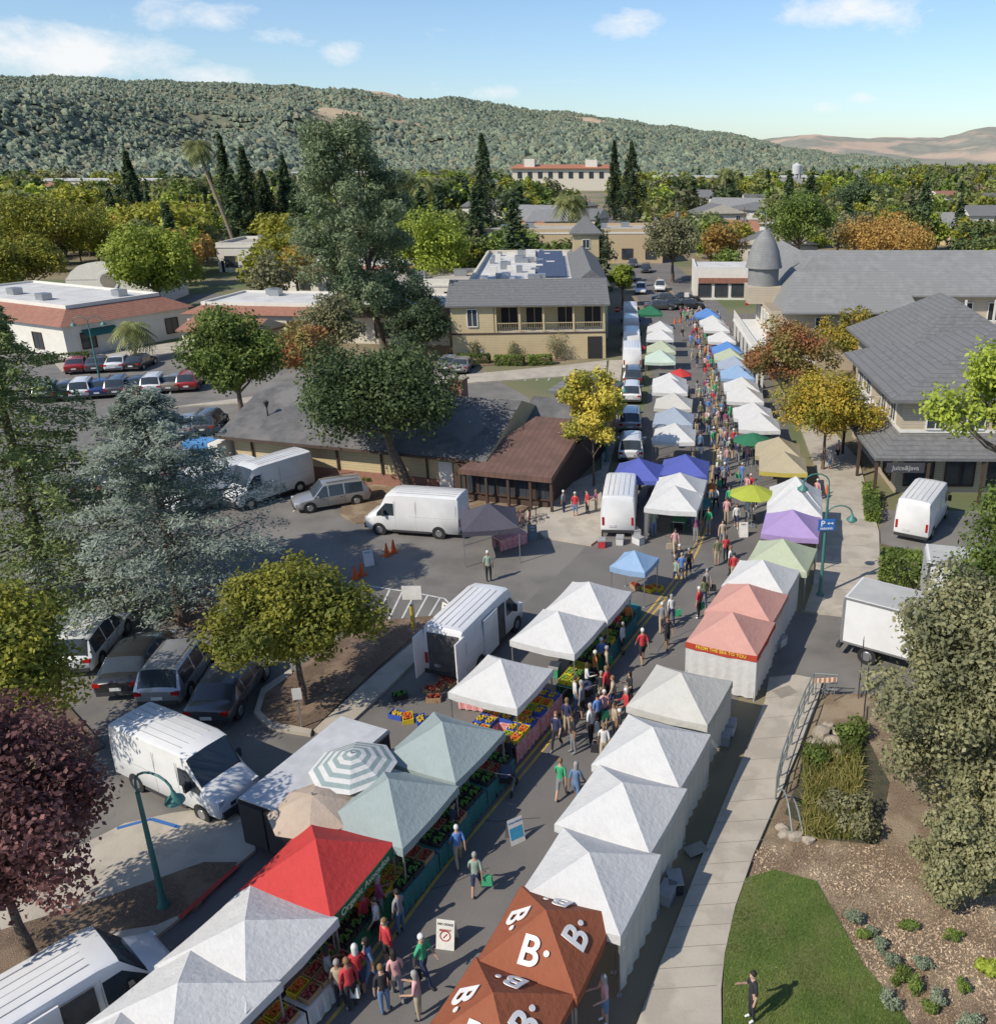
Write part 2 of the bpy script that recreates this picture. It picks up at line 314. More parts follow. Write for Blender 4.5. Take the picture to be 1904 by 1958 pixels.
def conifer_V(H,Rr,z0,nb,ns,size,droop=.25,upk=.1,pw=.9,spread=.12,rg=rng,up=1.,asp=.35,lat=.15):
    Ps=[];Ns=[];br=[]
    for i in range(nb):
        q=(i+rg.random())/nb;z=z0+(H-z0)*q
        L=Rr*max(.04,(1-q))**pw*rg.uniform(.6,1.12);a=i*2.4+rg.random();s=rg.random(ns)**.65
        x=np.cos(a)*L*s;y=np.sin(a)*L*s;w=spread*L*(1.1-s)+lat;px=rg.normal(size=ns)*w;x+=-np.sin(a)*px;y+=np.cos(a)*px
        zz=z+upk*L*s-droop*L*s*s+rg.normal(size=ns)*size*.5-abs(px)*droop*.6
        Ps.append(np.stack([x,y,np.maximum(zz,H*.01)],1));Ns.append(rg.normal(size=(ns,3))*.5+np.array([np.cos(a)*.3,np.sin(a)*.3,up]));br.append((a,L,z))
    return quads(np.concatenate(Ps),np.concatenate(Ns),size,asp,rg),br
def conifer(name,u,v,vt,wpx,lm,label,nb=120,ns=60,size=.35,z0f=.12,tr=None,droop=.25,upk=.1,pw=.9,spread=.12,up=1.,H=None):
    p=G(u,v);t=TT(u,v);H=H or ZT(p.y,vt);Rr=wpx/2/F*t;rg=np.random.default_rng(int(u+v))
    V,br=conifer_V(H,Rr,H*z0f,nb,ns,size,droop,upk,pw,spread,rg,up);g=M();r=tr or .02*H+.08
    g.tube([(0,0,-.05),(.05,0,H*.4),(0,.03,H*.97)],[r*1.2,r*.7,.04],9)
    for a,L,z in br[::3]:
        g.tube([(0,0,z),(math.cos(a)*L*.5,math.sin(a)*L*.5,z+upk*L*.5-droop*L*.25),(math.cos(a)*L*.9,math.sin(a)*L*.9,z+upk*L*.9-droop*L*.81)],[.07,.04,.015],5)
    return place(name,[('trunk',g.mesh('trunk',bark,True),None),('crown',qmesh('crown',V,lm),None)],p,0,label,'tree')
L_oak=leafmat('oak_leaf',(.035,.055,.02),(.07,.09,.033));L_yg=leafmat('yellow_green_leaf',(.125,.13,.018),(.215,.2,.028),(.08,.095,.016))
L_cedar=leafmat('blue_cedar_needles',(.125,.15,.12),(.2,.225,.185),(.09,.112,.085));L_deod=leafmat('deodar_needles',(.12,.155,.05),(.2,.23,.085),(.09,.12,.04))
L_plum=leafmat('plum_leaf',(.09,.038,.036),(.18,.085,.075),(.065,.028,.026));L_yel=leafmat('golden_leaf',(.24,.2,.03),(.33,.26,.045),(.15,.15,.025))
L_aut=leafmat('autumn_leaf',(.18,.165,.022),(.3,.19,.028),(.12,.12,.018));L_red=leafmat('turning_leaf',(.11,.12,.032),(.18,.13,.045),(.19,.08,.035))
L_olive=leafmat('live_oak_leaf',(.1,.102,.05),(.165,.155,.08),(.075,.077,.04));L_green=leafmat('green_leaf',(.06,.092,.02),(.11,.14,.028))
L_pine=leafmat('pine_needles',(.085,.11,.055),(.15,.175,.095),(.06,.085,.043));L_dk=leafmat('dark_needles',(.035,.055,.025),(.065,.09,.04));L_bright=leafmat('bright_leaf',(.14,.175,.02),(.2,.225,.035),(.1,.13,.018))
L_brown=leafmat('rust_leaf',(.2,.12,.03),(.27,.17,.05),(.16,.1,.03));L_palm=leafmat('palm_leaf',(.11,.13,.045),(.19,.19,.07));L_far=leafmat('mixed_leaf',(.07,.092,.032),(.12,.135,.045),(.12,.115,.03))
broad('oak_tree',785,948,632,335,L_oak,'dark evergreen oak with a leaning trunk beside the restaurant',34000,.24,70,.34,(-2.2,.8),.38,cr=(.2,.32))
broad('pear_tree',582,1350,1048,335,L_yg,'round tree turning yellow in the mulch island',36000,.17,85,.24,(0,0),.16,cr=(.16,.27))
conifer('blue_cedar_tree',350,1190,720,530,L_cedar,'silvery grey green cedar with wide layered branches',130,380,.2,.14,.3,.12,.2,.55,.17,1.3,H=11.3)
conifer('deodar_tree',105,1180,560,500,L_deod,'tall light green cedar with drooping branches',150,280,.24,.06,.35,.28,.12,.6,.18,1.1,H=15.5)
broad('pear_tree',40,1500,1090,360,L_yg,'yellow green tree at the edge of the parking lot',30000,.17,75,.25,(0,0),.18)
broad('plum_tree',70,1850,1330,470,L_plum,'purple leaved plum tree beside the kerb',42000,.15,90,.2,(-.3,0),.16,asp=.7)
broad('ginkgo_tree',1135,932,664,150,L_yel,'slender street tree with golden yellow leaves',11000,.24,44,.16,(0,0),.1,cr=(.2,.34),fill=.3)
broad('maple_tree',1572,900,695,205,L_aut,'street tree turning orange and yellow on the pavement',18000,.2,55,.3,(0,0),.14)
broad('maple_tree',1500,800,592,180,L_red,'reddish green street tree beside the stalls',14000,.24,48,.25,(0,0),.15)
broad('maple_tree',1630,735,575,150,L_aut,'street tree turning orange in front of the grey roofed hotel',10000,.26,38,.2)
broad('maple_tree',1705,725,580,150,L_yg,'yellow green street tree near the grey roofed hotel',10000,.26,38,.2)
broad('maple_tree',1785,720,585,160,L_yg,'low yellow green tree near the grey roofed hotel',10000,.26,38,.15)
broad('live_oak_tree',1885,1600,1010,500,L_olive,'huge dense grey green live oak reaching the ground above the creek',90000,.16,190,.0,(0,.6),.3,cr=(.15,.24),lo=-.9)
broad('live_oak_tree',1830,1720,1480,220,L_olive,'low grey green shrubby oak beside the mulch bed',26000,.13,60,.0,(0,0),.12,cr=(.2,.3),lo=-.9)
broad('live_oak_tree',1935,1330,830,330,L_green,'green tree beside the parked vans',36000,.19,80,.05,(0,0),.25,lo=-.8)
broad('oak_tree',1915,1120,640,300,L_bright,'green tree reaching over the path',10000,.26,36,.5,(-.6,0),.22,lo=-.3)
broad('oak_tree',465,805,565,205,L_green,'dense round green tree at the edge of the lot',22000,.28,60,.1)
broad('oak_tree',590,745,600,150,L_red,'brownish green tree behind the restaurant',9000,.3,36,.15)
broad('oak_tree',815,690,560,140,L_dk,'dark green tree against the yellow building',9000,.32,40,.15)
broad('oak_tree',640,700,545,150,L_olive,'olive green tree below the tall pine',9000,.32,40,.15)
broad('sycamore_tree',310,600,408,200,L_bright,'large bright green tree between white buildings',16000,.45,52,.15)
broad('sycamore_tree',822,572,384,175,L_bright,'bright yellow green tree behind the flat roofed shops',15000,.45,48,.15)
broad('sycamore_tree',45,590,430,180,L_yg,'yellow green tree beside the white mission building',12000,.45,44,.15)
broad('sycamore_tree',120,520,352,200,L_yg,'broad golden green tree beyond the shops',12000,.55,44,.2)
broad('sycamore_tree',15,500,375,150,L_brown,'rust coloured tree beyond the shops',8000,.55,36,.2)
broad('sycamore_tree',225,480,372,110,L_yg,'yellow green tree beyond the shops',8000,.55,36,.2)
broad('oak_tree',1695,505,412,200,L_brown,'wide rust brown tree behind the hotel roof',13000,.5,48,.2)
broad('oak_tree',1525,510,355,145,L_green,'tall green tree behind the hotel roof',13000,.5,46,.15)
broad('oak_tree',1285,540,395,130,L_olive,'tree beside the far end of the street',9000,.5,40,.2)
broad('oak_tree',1190,585,495,60,L_bright,'small bright green street tree',5000,.35,26,.3)
broad('oak_tree',905,490,430,110,L_olive,'olive tree behind the beige shops',6000,.5,34,.2)
broad('oak_tree',1640,450,332,130,L_dk,'dark tree among the houses',8000,.7,36,.15)
broad('oak_tree',1845,440,360,100,L_far,'tree among the houses beyond the hotel',7000,.6,36,.2)
def pine(u,v,vt,wpx,n,label):
    p=G(u,v);t=TT(u,v);H=ZT(p.y,vt);Rr=wpx/2/F*t;rg=np.random.default_rng(3);cl=[]
    for i in range(150):
        q=.2+.8*rg.random();a=rg.random()*6.28;L=Rr*(1-((q-.5)/.62)**2 if q>.5 else .75+q*.5)*rg.uniform(.3,1);L=max(L,.1);cl.append((math.cos(a)*L-H*.1*q,math.sin(a)*L,H*q*.96,Rr*rg.uniform(.14,.25)))
    return place('pine_tree',[('trunk',trunk_mesh(H,H*.2,cl,.42,(-H*.06,0),30),None),('crown',qmesh('crown',leaves(cl,n,.45,.3,.8,rg,.35,.3),L_pine),None)],p,0,label,'tree')
pine(735,668,218,240,60000,'very tall grey green pine leaning slightly')
for u,v,vt,w,lb in((450,470,258,60,'tall dark redwood'),(488,475,283,90,'wide dark redwood'),(268,450,290,66,'tall redwood'),(930,440,258,80,'tall redwood behind the shops'),(1175,420,270,45,'tall redwood'),(1208,430,273,75,'tall redwood'),(520,480,330,80,'dark conifer'),(1395,400,330,34,'dark conifer'),(1465,390,325,30,'dark conifer'),(560,470,300,70,'dark conifer')):
    conifer('redwood_tree',u,v,vt,w,L_dk,lb+' with a pointed top',110,60,.9,.04,droop=.3,pw=.7,spread=.15)
for i in range(8):conifer('cypress_tree',318+i*14,448,375+(i%3)*3,10,L_dk,'narrow dark cypress column in a row',60,25,.8,.02,droop=-.6,pw=.35)
def palm(u,v,vt,tl,fr,label,lean=0,n=26):
    p=G(u,v);H=ZT(p.y,vt);g=M();g.tube([(0,0,0),(lean*.35,0,H*.35),(lean*.8,0,H*.75),(lean,0,H)],[tl*1.3,tl,tl*.9,tl],9);rg=random.Random(int(u));h=M()
    for i in range(n):
        a=i*2.4;e=rg.uniform(-.9,1.1);pts=[]
        for k in range(7):
            s=k/6;pts.append(Vector((lean+math.cos(a)*fr*s*math.cos(e*.6),math.sin(a)*fr*s*math.cos(e*.6),H+fr*s*math.sin(e)*.8-fr*.75*s*s)))
        sd=Vector((-math.sin(a),math.cos(a),0))
        for k in range(6):
            for sg in(-1,1):
                for q in(0,.5):
                    b=pts[k].lerp(pts[k+1],q);w=fr*.3*math.sin(math.pi*(.15+.8*(k+q)/6));e2=b+sd*sg*w+(pts[k+1]-pts[k])*.8-Vector((0,0,w*.5));h.add([b,b+(pts[k+1]-pts[k])*.4,e2,e2-(pts[k+1]-pts[k])*.1],[(0,1,2,3)])
    return place('palm_tree',[('trunk',g.mesh('trunk',mat('palm_bark',(.3,.23,.16),(.18,.14,.1),4,.95),True),None),('crown',h.mesh('crown',L_palm),None)],p,0,label,'tree')
palm(458,490,272,.4,3.6,'very tall fan palm with a thin leaning trunk',-5.8,40)
palm(1092,478,378,.7,4.6,'tall fan palm with a full crown behind the shops',0,56);palm(775,440,330,.6,5.5,'tall fan palm among dark trees',0,44);palm(817,440,340,.5,4.5,'tall fan palm among green trees',0,38);palm(1385,400,325,.5,5,'tall fan palm beyond the houses',0,38)
palm(262,690,622,.16,2.4,'small feathery palm in a planter',0,30)
def shrub(name,u,v,w,h,lm,label,n=1200,leaf=.1,group=None):
    r=w/2;sd=int(u*3+v);rg=np.random.default_rng(sd);cl=[(rg.normal()*r*.35,rg.normal()*r*.35,h*rg.uniform(.3,.7),r*rg.uniform(.3,.5)) for _ in range(10)]
    g=M()
    for c in cl[:5]:g.cyl((0,0,0),c[:3],.03,.01,5)
    place(name,[('stem',g.mesh('stem',bark),None),('foliage',qmesh('foliage',leaves(cl,n,leaf,.4,h/w*1.2,rg),lm),None)],(*G(u,v).xy,.08),0,label,'shrub',group)
L_lav=leafmat('lavender_leaf',(.12,.15,.09),(.18,.2,.14))
for u,v in((1630,1770),(1665,1790),(1680,1815),(1700,1850),(1720,1880),(1745,1900),(1775,1940),(1650,1800),(1735,1780),(1820,1800),(1790,1930),(1850,1970),(1700,1930),(1760,1850),(1840,1900)):shrub('shrub',u,v,U(.4,.75),U(.3,.5),L_lav if v%20 else L_green,'low grey green shrub growing in bark mulch',1100,.06,'shrubs in the mulch bed')
for u,v,w,h,lm in((1890,1870,.7,.6,L_bright),(1600,1560,1.3,1,L_olive),(1560,1470,1.2,.9,L_green),(1640,1600,1.8,1.3,L_olive),(1620,1420,1.5,1,L_green),(985,955,1.2,.8,L_green),(705,925,.9,.7,L_green),(680,918,.9,.7,L_green),(735,925,.9,.6,L_olive),(950,950,.9,.8,L_green),(635,915,.7,.6,L_green),(1700,1090,1,1.3,L_green),(910,688,2,2.8,L_olive),(985,690,2,2.4,L_olive),(1063,688,3,3.6,L_olive)):shrub('shrub',u,v,w,h,lm,'rounded shrub planted near the building or path',1500,.13)
def hedge(u0,v0,u1,v1,h,w,lm=L_green):
    a=G(u0,v0);b=G(u1,v1);L=(b-a).length;n=int(L*w*h*260+1500);P=rng.random((n,3))*np.array([L,w,h]);k=rng.integers(0,3,n);P[k==0,2]=h;P[k==1,1]=0;P[(k==2)&(P[:,0]>L/2),0]=L;P+=rng.normal(size=P.shape)*.05
    obj('hedge',qmesh('foliage',quads(P,rng.normal(size=P.shape)+np.array([0,-.4,.6]),.16,.7),lm),None,'clipped green hedge in a planting bed','hedge',loc=(a.x,a.y,.1),rz=math.atan2(b.y-a.y,b.x-a.x))
hedge(1678,1118,1755,1128,1.5,1.4);hedge(870,697,935,697,.9,1);hedge(945,700,1000,700,.9,1);hedge(1010,700,1055,698,.9,1);hedge(1650,945,1655,1000,.8,.8);hedge(60,700,170,690,.8,1)
n=4500;P=np.array([(*G(1535+110*rng.random(),1440+170*rng.random()).xy,0.) for _ in range(n)]);P[:,2]=.1+rng.random(n)*.35
obj('reeds',qmesh('reeds',quads(P,rng.normal(size=(n,3))*np.array([1,1,.15]),.7,.05,T=rng.normal(size=(n,3))*np.array([1,1,.5])),leafmat('reed_leaf',(.1,.13,.03),(.3,.24,.09))),kind='stuff',label='green and straw reeds in creek bed')
def inpoly(x,y,P):
    c=False;j=len(P)-1
    for i in range(len(P)):
        if (P[i][1]>y)!=(P[j][1]>y) and x<(P[j][0]-P[i][0])*(y-P[i][1])/(P[j][1]-P[i][1])+P[i][0]:c=not c
        j=i
    return c
LP=[(G(*q).x,G(*q).y) for q in LAWN];pp=[]
while len(pp)<22000:
    p=G(U(1378,1760),U(1668,2000))
    if inpoly(p.x,p.y,LP):pp.append((p.x,p.y,.13))
n=len(pp);obj('grass',qmesh('grass',quads(np.array(pp),rng.normal(size=(n,3))*np.array([1,1,.4]),.07,.2,T=rng.normal(size=(n,3))*np.array([1,1,.3])),leafmat('grass_blade',(.08,.125,.022),(.15,.17,.045))),kind='stuff',label='short lawn grass blades')
pp=[]
while len(pp)<9000:
    u,v=U(1440,1904),U(1620,1990);p=G(u,v)
    if not inpoly(p.x,p.y,LP):pp.append((p.x,p.y,.085+R()*.02))
n=len(pp);obj('mulch_chips',qmesh('mulch_chips',quads(np.array(pp),rng.normal(size=(n,3))*.35+np.array([0,0,1]),.09,.4),leafmat('chip',(.16,.11,.07),(.28,.22,.15),tr=0)),kind='stuff',label='loose bark chips on planting bed')
def rock(u,v,r):
    g=M();k=5;n=8;vs=[]
    for j in range(k):
        for i in range(n):
            a=2*math.pi*i/n;ph=math.pi*(j+.3)/(k-.4);q=r*(1+U(-.18,.18));vs.append((q*math.sin(ph)*math.cos(a),q*math.sin(ph)*math.sin(a)*.8,q*.6*math.cos(ph)))
    g.add(vs,[(j*n+i,(j+1)*n+i,(j+1)*n+(i+1)%n,j*n+(i+1)%n) for j in range(k-1) for i in range(n)]+[tuple(range(n))]);obj('boulder',g.mesh('boulder',mat('stone',(.38,.33,.26),(.26,.22,.17),3,.95,.4),True),None,'tan boulder beside the creek path','rock',group='boulders by the creek',loc=(*G(u,v).xy,r*.4),rz=R()*6)
for u,v,r in((1500,1600,.25),(1520,1606,.3),(1545,1612,.25),(1570,1410,.45),(1590,1425,.4),(1560,1430,.35),(1600,1450,.4),(1620,1440,.3),(1493,1588,.25),(1580,1395,.3),(1605,1405,.35)):rock(u,v,r)
# far trees
def far_variant(k,lm):
    rg=np.random.default_rng(k);H=1.;g=M();g.cyl((0,0,0),(0,0,.45),.025,.015,6,1)
    if k%5==4:V,_=conifer_V(1,.24,.05,50,22,.085,.3,.1,.7,.15,rg,lat=.015)
    else:V=leaves(clumps(1,.46,.15,32,k,(0,0),(.2,.34)),1700,.065,.4,.85,rg)
    n=len(V)//4;g.add(V.tolist(),[(4*i,4*i+1,4*i+2,4*i+3) for i in range(n)]);return g.mesh('far_tree',[lm,bark]),V
LMS=[L_far,L_green,L_olive,L_yg,L_dk,L_oak,L_far,L_bright,L_green,L_dk,L_olive,L_brown,L_far,L_yg]
FV=[far_variant(k,lm) for k,lm in enumerate(LMS)]
AVOID=[(-22,-1,95,150),(-100,-50,98,125),(-60,-20,90,125),(10,60,80,125),(8,32,135,160),(-110,-60,125,150),(-45,0,170,190),(-60,-36,148,165)]
def free(X,Y,m=3):
    if abs(X-cat_at(Y).x)<9+m:return False
    return all(not(a-m<X<b+m and c-m<Y<d+m) for a,b,c,d in AVOID)
# ---------- buildings
class B:
    def __init__(s,name,label,x,y,rz=0,cat='building'):s.r=obj(name,None,None,label,cat,loc=(x,y,0),rz=rz)
    def p(s,name,g,m,par=None,label=None,smooth=False):return obj(name,g.mesh(name,m,smooth),par or s.r,label)
    def walls(s,x0,y0,x1,y1,z0,z1,m,name='wall'):return s.p(name,M().b2(x0,y0,z0,x1,y1,z1),m)
    def roof(s,x0,y0,x1,y1,z,h,m,ov=.6,axis='x',ins=0,name='roof',wm=None):
        g=M();X0,Y0,X1,Y1=x0-ov,y0-ov,x1+ov,y1+ov
        if axis=='x':r0=(X0+ins,(Y0+Y1)/2,z+h);r1=(X1-ins,(Y0+Y1)/2,z+h)
        else:r0=((X0+X1)/2,Y0+ins,z+h);r1=((X0+X1)/2,Y1-ins,z+h)
        b=[(X0,Y0,z),(X1,Y0,z),(X1,Y1,z),(X0,Y1,z)];t=.18
        vs=b+[r0,r1]+[(a,c,d-t) for a,c,d in b]
        if axis=='x':fs=[(0,1,5,4),(2,3,4,5)];e=[(0,4,3),(1,2,5)]
        else:fs=[(1,2,5,4),(3,0,4,5)];e=[(0,1,4),(2,3,5)]
        g.add(vs,fs,0);g.f+=e;g.m+=[0 if ins else 1]*2
        g.f+=[(0,6,7,1),(1,7,8,2),(2,8,9,3),(3,9,6,0),(6,9,8,7)];g.m+=[0]*5
        return s.p(name,g,[m,wm or m])
    def win(s,x,y,z,w,h,n,fm=wtrim,par=None,name='window',mul=1,gm=None):
        g=M();rx,ry,nx,ny={'-y':(1,0,0,-1),'+y':(-1,0,0,1),'-x':(0,-1,-1,0),'+x':(0,1,1,0)}[n]
        def bb(a0,a1,z0,z1,t,m):
            c=(x+rx*(a0+a1)/2+nx*t/2,y+ry*(a0+a1)/2+ny*t/2,(z0+z1)/2);L=a1-a0;g.box(c,(abs(rx)*L+abs(nx)*t,abs(ry)*L+abs(ny)*t,z1-z0),0,m)
        bb(-w/2,w/2,z,z+h,.04,1);f=.09
        bb(-w/2-f,-w/2,z-f,z+h+f,.1,0);bb(w/2,w/2+f,z-f,z+h+f,.1,0);bb(-w/2,w/2,z-f,z,.14,0);bb(-w/2,w/2,z+h,z+h+f,.1,0)
        for i in range(1,mul+1):
            a=-w/2+w*i/(mul+1);bb(a-.03,a+.03,z,z+h,.07,0)
        s.p(name,g,[fm,gm or glass])
    def rail(s,a,b,z,m=wtrim,h=1.,name='railing',sp=.25):
        a=Vector(a);b=Vector(b);L=(b-a).length;g=M();rz=math.atan2(b.y-a.y,b.x-a.x);c=(a+b)/2
        for zz in(.12,h):g.box((c.x,c.y,z+zz),(L,.07,.07),rz)
        for i in range(int(L/sp)+1):
            p=a.lerp(b,i*sp/L);g.box((p.x,p.y,z+h/2),(.04,.04,h),rz)
        s.p(name,g,m)
    def posts(s,pts,z0,z1,w=.2,m=wtrim):
        for p in pts:s.p('post',M().b2(p[0]-w/2,p[1]-w/2,z0,p[0]+w/2,p[1]+w/2,z1),m)
shing=mat('grey_shingle',(.17,.17,.17),(.12,.12,.12),2.5,.95,.3,20,stripe=(2,5,.12,(.09,.09,.09)),c3=(.15,.15,.15),sc3=.4)
shing2=mat('light_grey_shingle',(.24,.24,.235),(.19,.19,.185),1.2,.95,.3,20,stripe=(2,4,.1,(.16,.16,.16)),c3=(.21,.21,.205),sc3=.3)
shd=mat('charcoal_shingle',(.13,.128,.125),(.085,.083,.082),1.5,.95,.3,20,c3=(.16,.152,.143))
tile=mat('red_clay_tile',(.34,.16,.105),(.25,.115,.08),2,.9,.4,8,stripe=(0,3.4,.22,(.17,.08,.06)))
sidy=mat('yellow_siding',(.52,.42,.25),(.47,.38,.22),1,.8,stripe=(2,5.5,.14,(.32,.25,.14)))
sidb=mat('beige_siding',(.46,.39,.29),(.42,.36,.27),1,.8,stripe=(2,5.5,.14,(.29,.24,.18)))
stuc=mat('cream_stucco',(.6,.55,.45),(.54,.49,.4),1,.9,.2);stw=mat('white_stucco',(.68,.65,.58),(.62,.59,.52),1,.9,.2)
flatw=mat('white_flat_roof',(.58,.57,.54),(.45,.44,.42),.4,.9);flatg=mat('tan_flat_roof',(.4,.36,.31),(.34,.31,.27),.4,.9)
brick=mat('red_brick',(.28,.12,.085),(.22,.09,.06),4,.9,stripe=(2,12,.15,(.33,.28,.22)));brn=mat('brown_metal_roof',(.15,.085,.065),(.105,.06,.045),1,.7,stripe=(0,2.5,.08,(.07,.04,.03)))
dkw=mat('dark_timber',(.07,.042,.03));dark=mat('dark_opening',(.02,.02,.022))
b=B('yellow_building','two storey yellow sided building with balcony and grey roof',-19.2,97.4,math.atan2(1.4,16.7))
L=16.8
b.walls(0,2.5,L,12,0,6.1,sidy);b.walls(0,0,L,2.5,0,2.9,sidy);b.walls(0,0,4.6,2.497,2.9,6.1,sidy);b.walls(4.6,.02,L,2.48,2.9,3.05,wtrim,'balcony')
b.rail((4.7,.12,0),(L-.1,.12,0),3.05,sidy);b.posts([(4.8,.15),(7.4,.15),(10,.15),(13.3,.15),(L-.15,.15)],3.05,6.1,.22,sidy)
b.roof(0,0,L,12,6.1,2.,shing,.5,'x',0,wm=sidy);b.win(2.3,0,3.8,1.,1.8,'-y')
for x in(6.2,9,12.5,15.5):b.win(x,2.5,3.2,1.8,2.2,'-y',gm=dark,fm=sidy)
b.p('door',M().b2(14.8,-.05,0,16.4,.04,2.5),dark);b.p('trim',M().b2(-.03,-.04,2.85,L+.03,-.005,3.05),dkw)
for x in(3,7,11):b.p('vent',M().b2(x,-.06,.9,x+.25,0,1.15),wtrim)
b.walls(1,12,L+1,50,0,6.6,stuc);b.p('flat_roof',M().b2(1.3,12.3,6.6,L-2,49.7,6.65),flatw)
b.p('parapet',M().b2(1,12,6.6,1.3,50,7.2).b2(1.3,49.7,6.6,L+1,50,7.2),stuc);b.roof(L-3,12,L+1,50,6.6,1.8,shing,.3,'y',0)
for i in range(36):
    x=U(2,12);y=U(13,47);b.p('roof_unit',M().b2(x,y,6.66,x+U(.6,1.6),y+U(.6,1.4),6.66+U(.5,1.1)),metal if i%2 else wtrim)
pv=mat('solar_panel',(.07,.09,.14),rough=.2)
for i in range(12):b.p('solar_panel',M().add([(9.,18+i*2.3,6.9),(12.8,18+i*2.3,6.9),(12.8,19.9+i*2.3,7.5),(9.,19.9+i*2.3,7.5)],[(0,1,2,3)]),pv)
b.walls(14.5,44,18.5,48,6.6,10.2,sidy,'tower');b.roof(14.5,44,18.5,48,10.2,2.4,shing,.5,'x',2.4,'tower_roof');b.win(16.5,44,8,1,1.2,'-y')
b=B('restaurant','low long restaurant with charcoal gable roof and brick base',-27.9,60.5,math.atan2(-4.8,16.9))
b.walls(0,0,17.6,11,0,2.8,sidy);b.walls(-.05,-.06,17.5,-.003,0,.9,brick,'brick_base');b.roof(0,0,19,11,2.8,2.4,shd,.8,'x',0,wm=sidy)
b.walls(4.2,5.5,7.8,8.5,4.6,6.2,sidy,'roof_box');b.walls(-1.2,-1.2,-.4,5,0,2.3,stw,'side_wall');b.walls(17.6,-1,24,12,0,2.5,dkw,'dining_room')
g=M().add([(18.3,-1.8,2.45),(24.6,-1.8,2.45),(24.8,5.,4.3),(21,5.,4.3)],[(0,1,2,3)]);g.add([(18.3,-1.8,2.45),(24.6,-1.8,2.45),(24.6,-1.8,2.1),(18.3,-1.8,2.1),(24.8,5.,4.3),(24.8,5.,3.9)],[(0,3,2,1),(1,2,5,4)]);b.p('porch_roof',g,[brn])
b.roof(19.5,5.2,24.2,13,3.1,1.5,shd,.3,'x',0);b.walls(19.5,12.8,23.5,16,0,4.2,brick,'rear_wing');b.roof(19.5,12.8,23.5,16,4.2,1.3,shing,.5,'x',2)
for i in range(5):b.win(18.6+i*1.3,-1,.7,1.1,1.5,'-y',dkw,mul=1)
b.posts([(18.6,-1.6),(20.1,-1.6),(21.6,-1.6),(23.1,-1.6),(24.5,-1.6)],0,2.3,.16,dkw)
for i in range(5):b.p('downpipe',M().b2(1.5+i*3.4,-.16,.9,1.6+i*3.4,-.06,2.75),dkw)
b.p('door',M().b2(16,-.1,0,17,-.06,2.2),wtrim);b.p('chimney',M().b2(14,6,4.3,15,7,6.1).b2(13.9,5.9,6.1,15.1,7.1,6.25),brick);b.p('gutter',M().b2(-.8,-.95,2.62,18.6,-.8,2.76),dkw)
def tileb(name,lb,x,y,rz,Lx,Ly,h,rh=1.5,ins=2.2,mat_w=stw,n1=3,n2=3):
    b=B(name,lb,x,y,rz);b.walls(0,0,Lx,Ly,0,h,mat_w);g=M();o=.5
    a=[(-o,-o,h),(Lx+o,-o,h),(Lx+o,Ly+o,h),(-o,Ly+o,h)];c=[(ins,ins,h+rh),(Lx-ins,ins,h+rh),(Lx-ins,Ly-ins,h+rh),(ins,Ly-ins,h+rh)]
    g.add(a+c,[(i,(i+1)%4,(i+1)%4+4,i+4) for i in range(4)]+[(3,2,1,0)]);b.p('tile_roof',g,tile)
    b.p('parapet',M().b2(ins-.1,ins-.1,h+rh-.2,Lx-ins+.1,ins+.15,h+rh+.35).b2(ins-.1,Ly-ins-.15,h+rh-.2,Lx-ins+.1,Ly-ins+.1,h+rh+.35).b2(ins-.1,ins+.15,h+rh-.2,ins+.15,Ly-ins-.15,h+rh+.35).b2(Lx-ins-.15,ins+.15,h+rh-.2,Lx-ins+.1,Ly-ins-.15,h+rh+.35),stw)
    b.p('flat_roof',M().b2(ins+.15,ins+.15,h+rh-.1,Lx-ins-.15,Ly-ins-.15,h+rh+.1),flatw)
    for i in range(n1):b.win(Lx*(i+.5)/n1,0,.8,1.6,1.7,'-y',dkw)
    for i in range(n2):b.win(Lx,Ly*(i+.5)/n2,.8,1.6,1.7,'+x',dkw)
    b.p('door',M().b2(Lx*.5+1.2,-.06,0,Lx*.5+2.2,.02,2.2),dark);b.p('awning',M().add([(Lx+.01,2,2.9),(Lx+.01,6,2.9),(Lx+1.1,6,2.2),(Lx+1.1,2,2.2)],[(0,3,2,1)]),cm((.03,.14,.1)))
    for i in range(3):
        q=U(ins+1,Lx-ins-2);w=U(ins+1,Ly-ins-2);b.p('roof_unit',M().b2(q,w,h+rh+.1,q+1.4,w+1.2,h+rh+.9),metal)
    return b
tileb('white_shop_building','white stucco building with red clay tile roof edge',-89,112.4,-.478,30,16,3.6)
tileb('white_shop_building','low stucco shops with tile roof edge and flat roof',-54,110,-.12,33,13,3.2,.9,1.4,stuc,6,3)
tileb('white_shop_building','flat roofed shop with clay tile edge',-60,150,-.1,28,14,3.6,1,1.4,stw,6,3)
b=B('awning_building','cream shop wing with clay tile roof beside the lot',-50,100,-.3);b.walls(0,0,9,6,0,3,stuc);b.roof(0,0,9,6,3,1.2,tile,.4,'x',0,wm=stuc);b.win(3,0,.8,1.4,1.6,'-y');b.win(6,0,.8,1.4,1.6,'-y')
p=G(175,590);b=B('mission_building','white mission style hall with curved gable and round window',p.x-3,p.y,.1);b.walls(0,0,12,14,0,4.2,stw)
g=M();prof=[(0,4.2)]+[(6+6*math.cos(a)*(1 if abs(math.cos(a))<.7 else .93),4.2+2.6*abs(math.sin(a))) for a in [math.pi-math.pi*i/14 for i in range(1,14)]]+[(12,4.2)];n=len(prof)
g.add([(x,-.05,z) for x,z in prof]+[(x,.3,z) for x,z in prof],[tuple(range(n)),tuple(range(2*n-1,n-1,-1))]+[(i,i+1,i+1+n,i+n) for i in range(n-1)]);b.p('gable',g,stw)
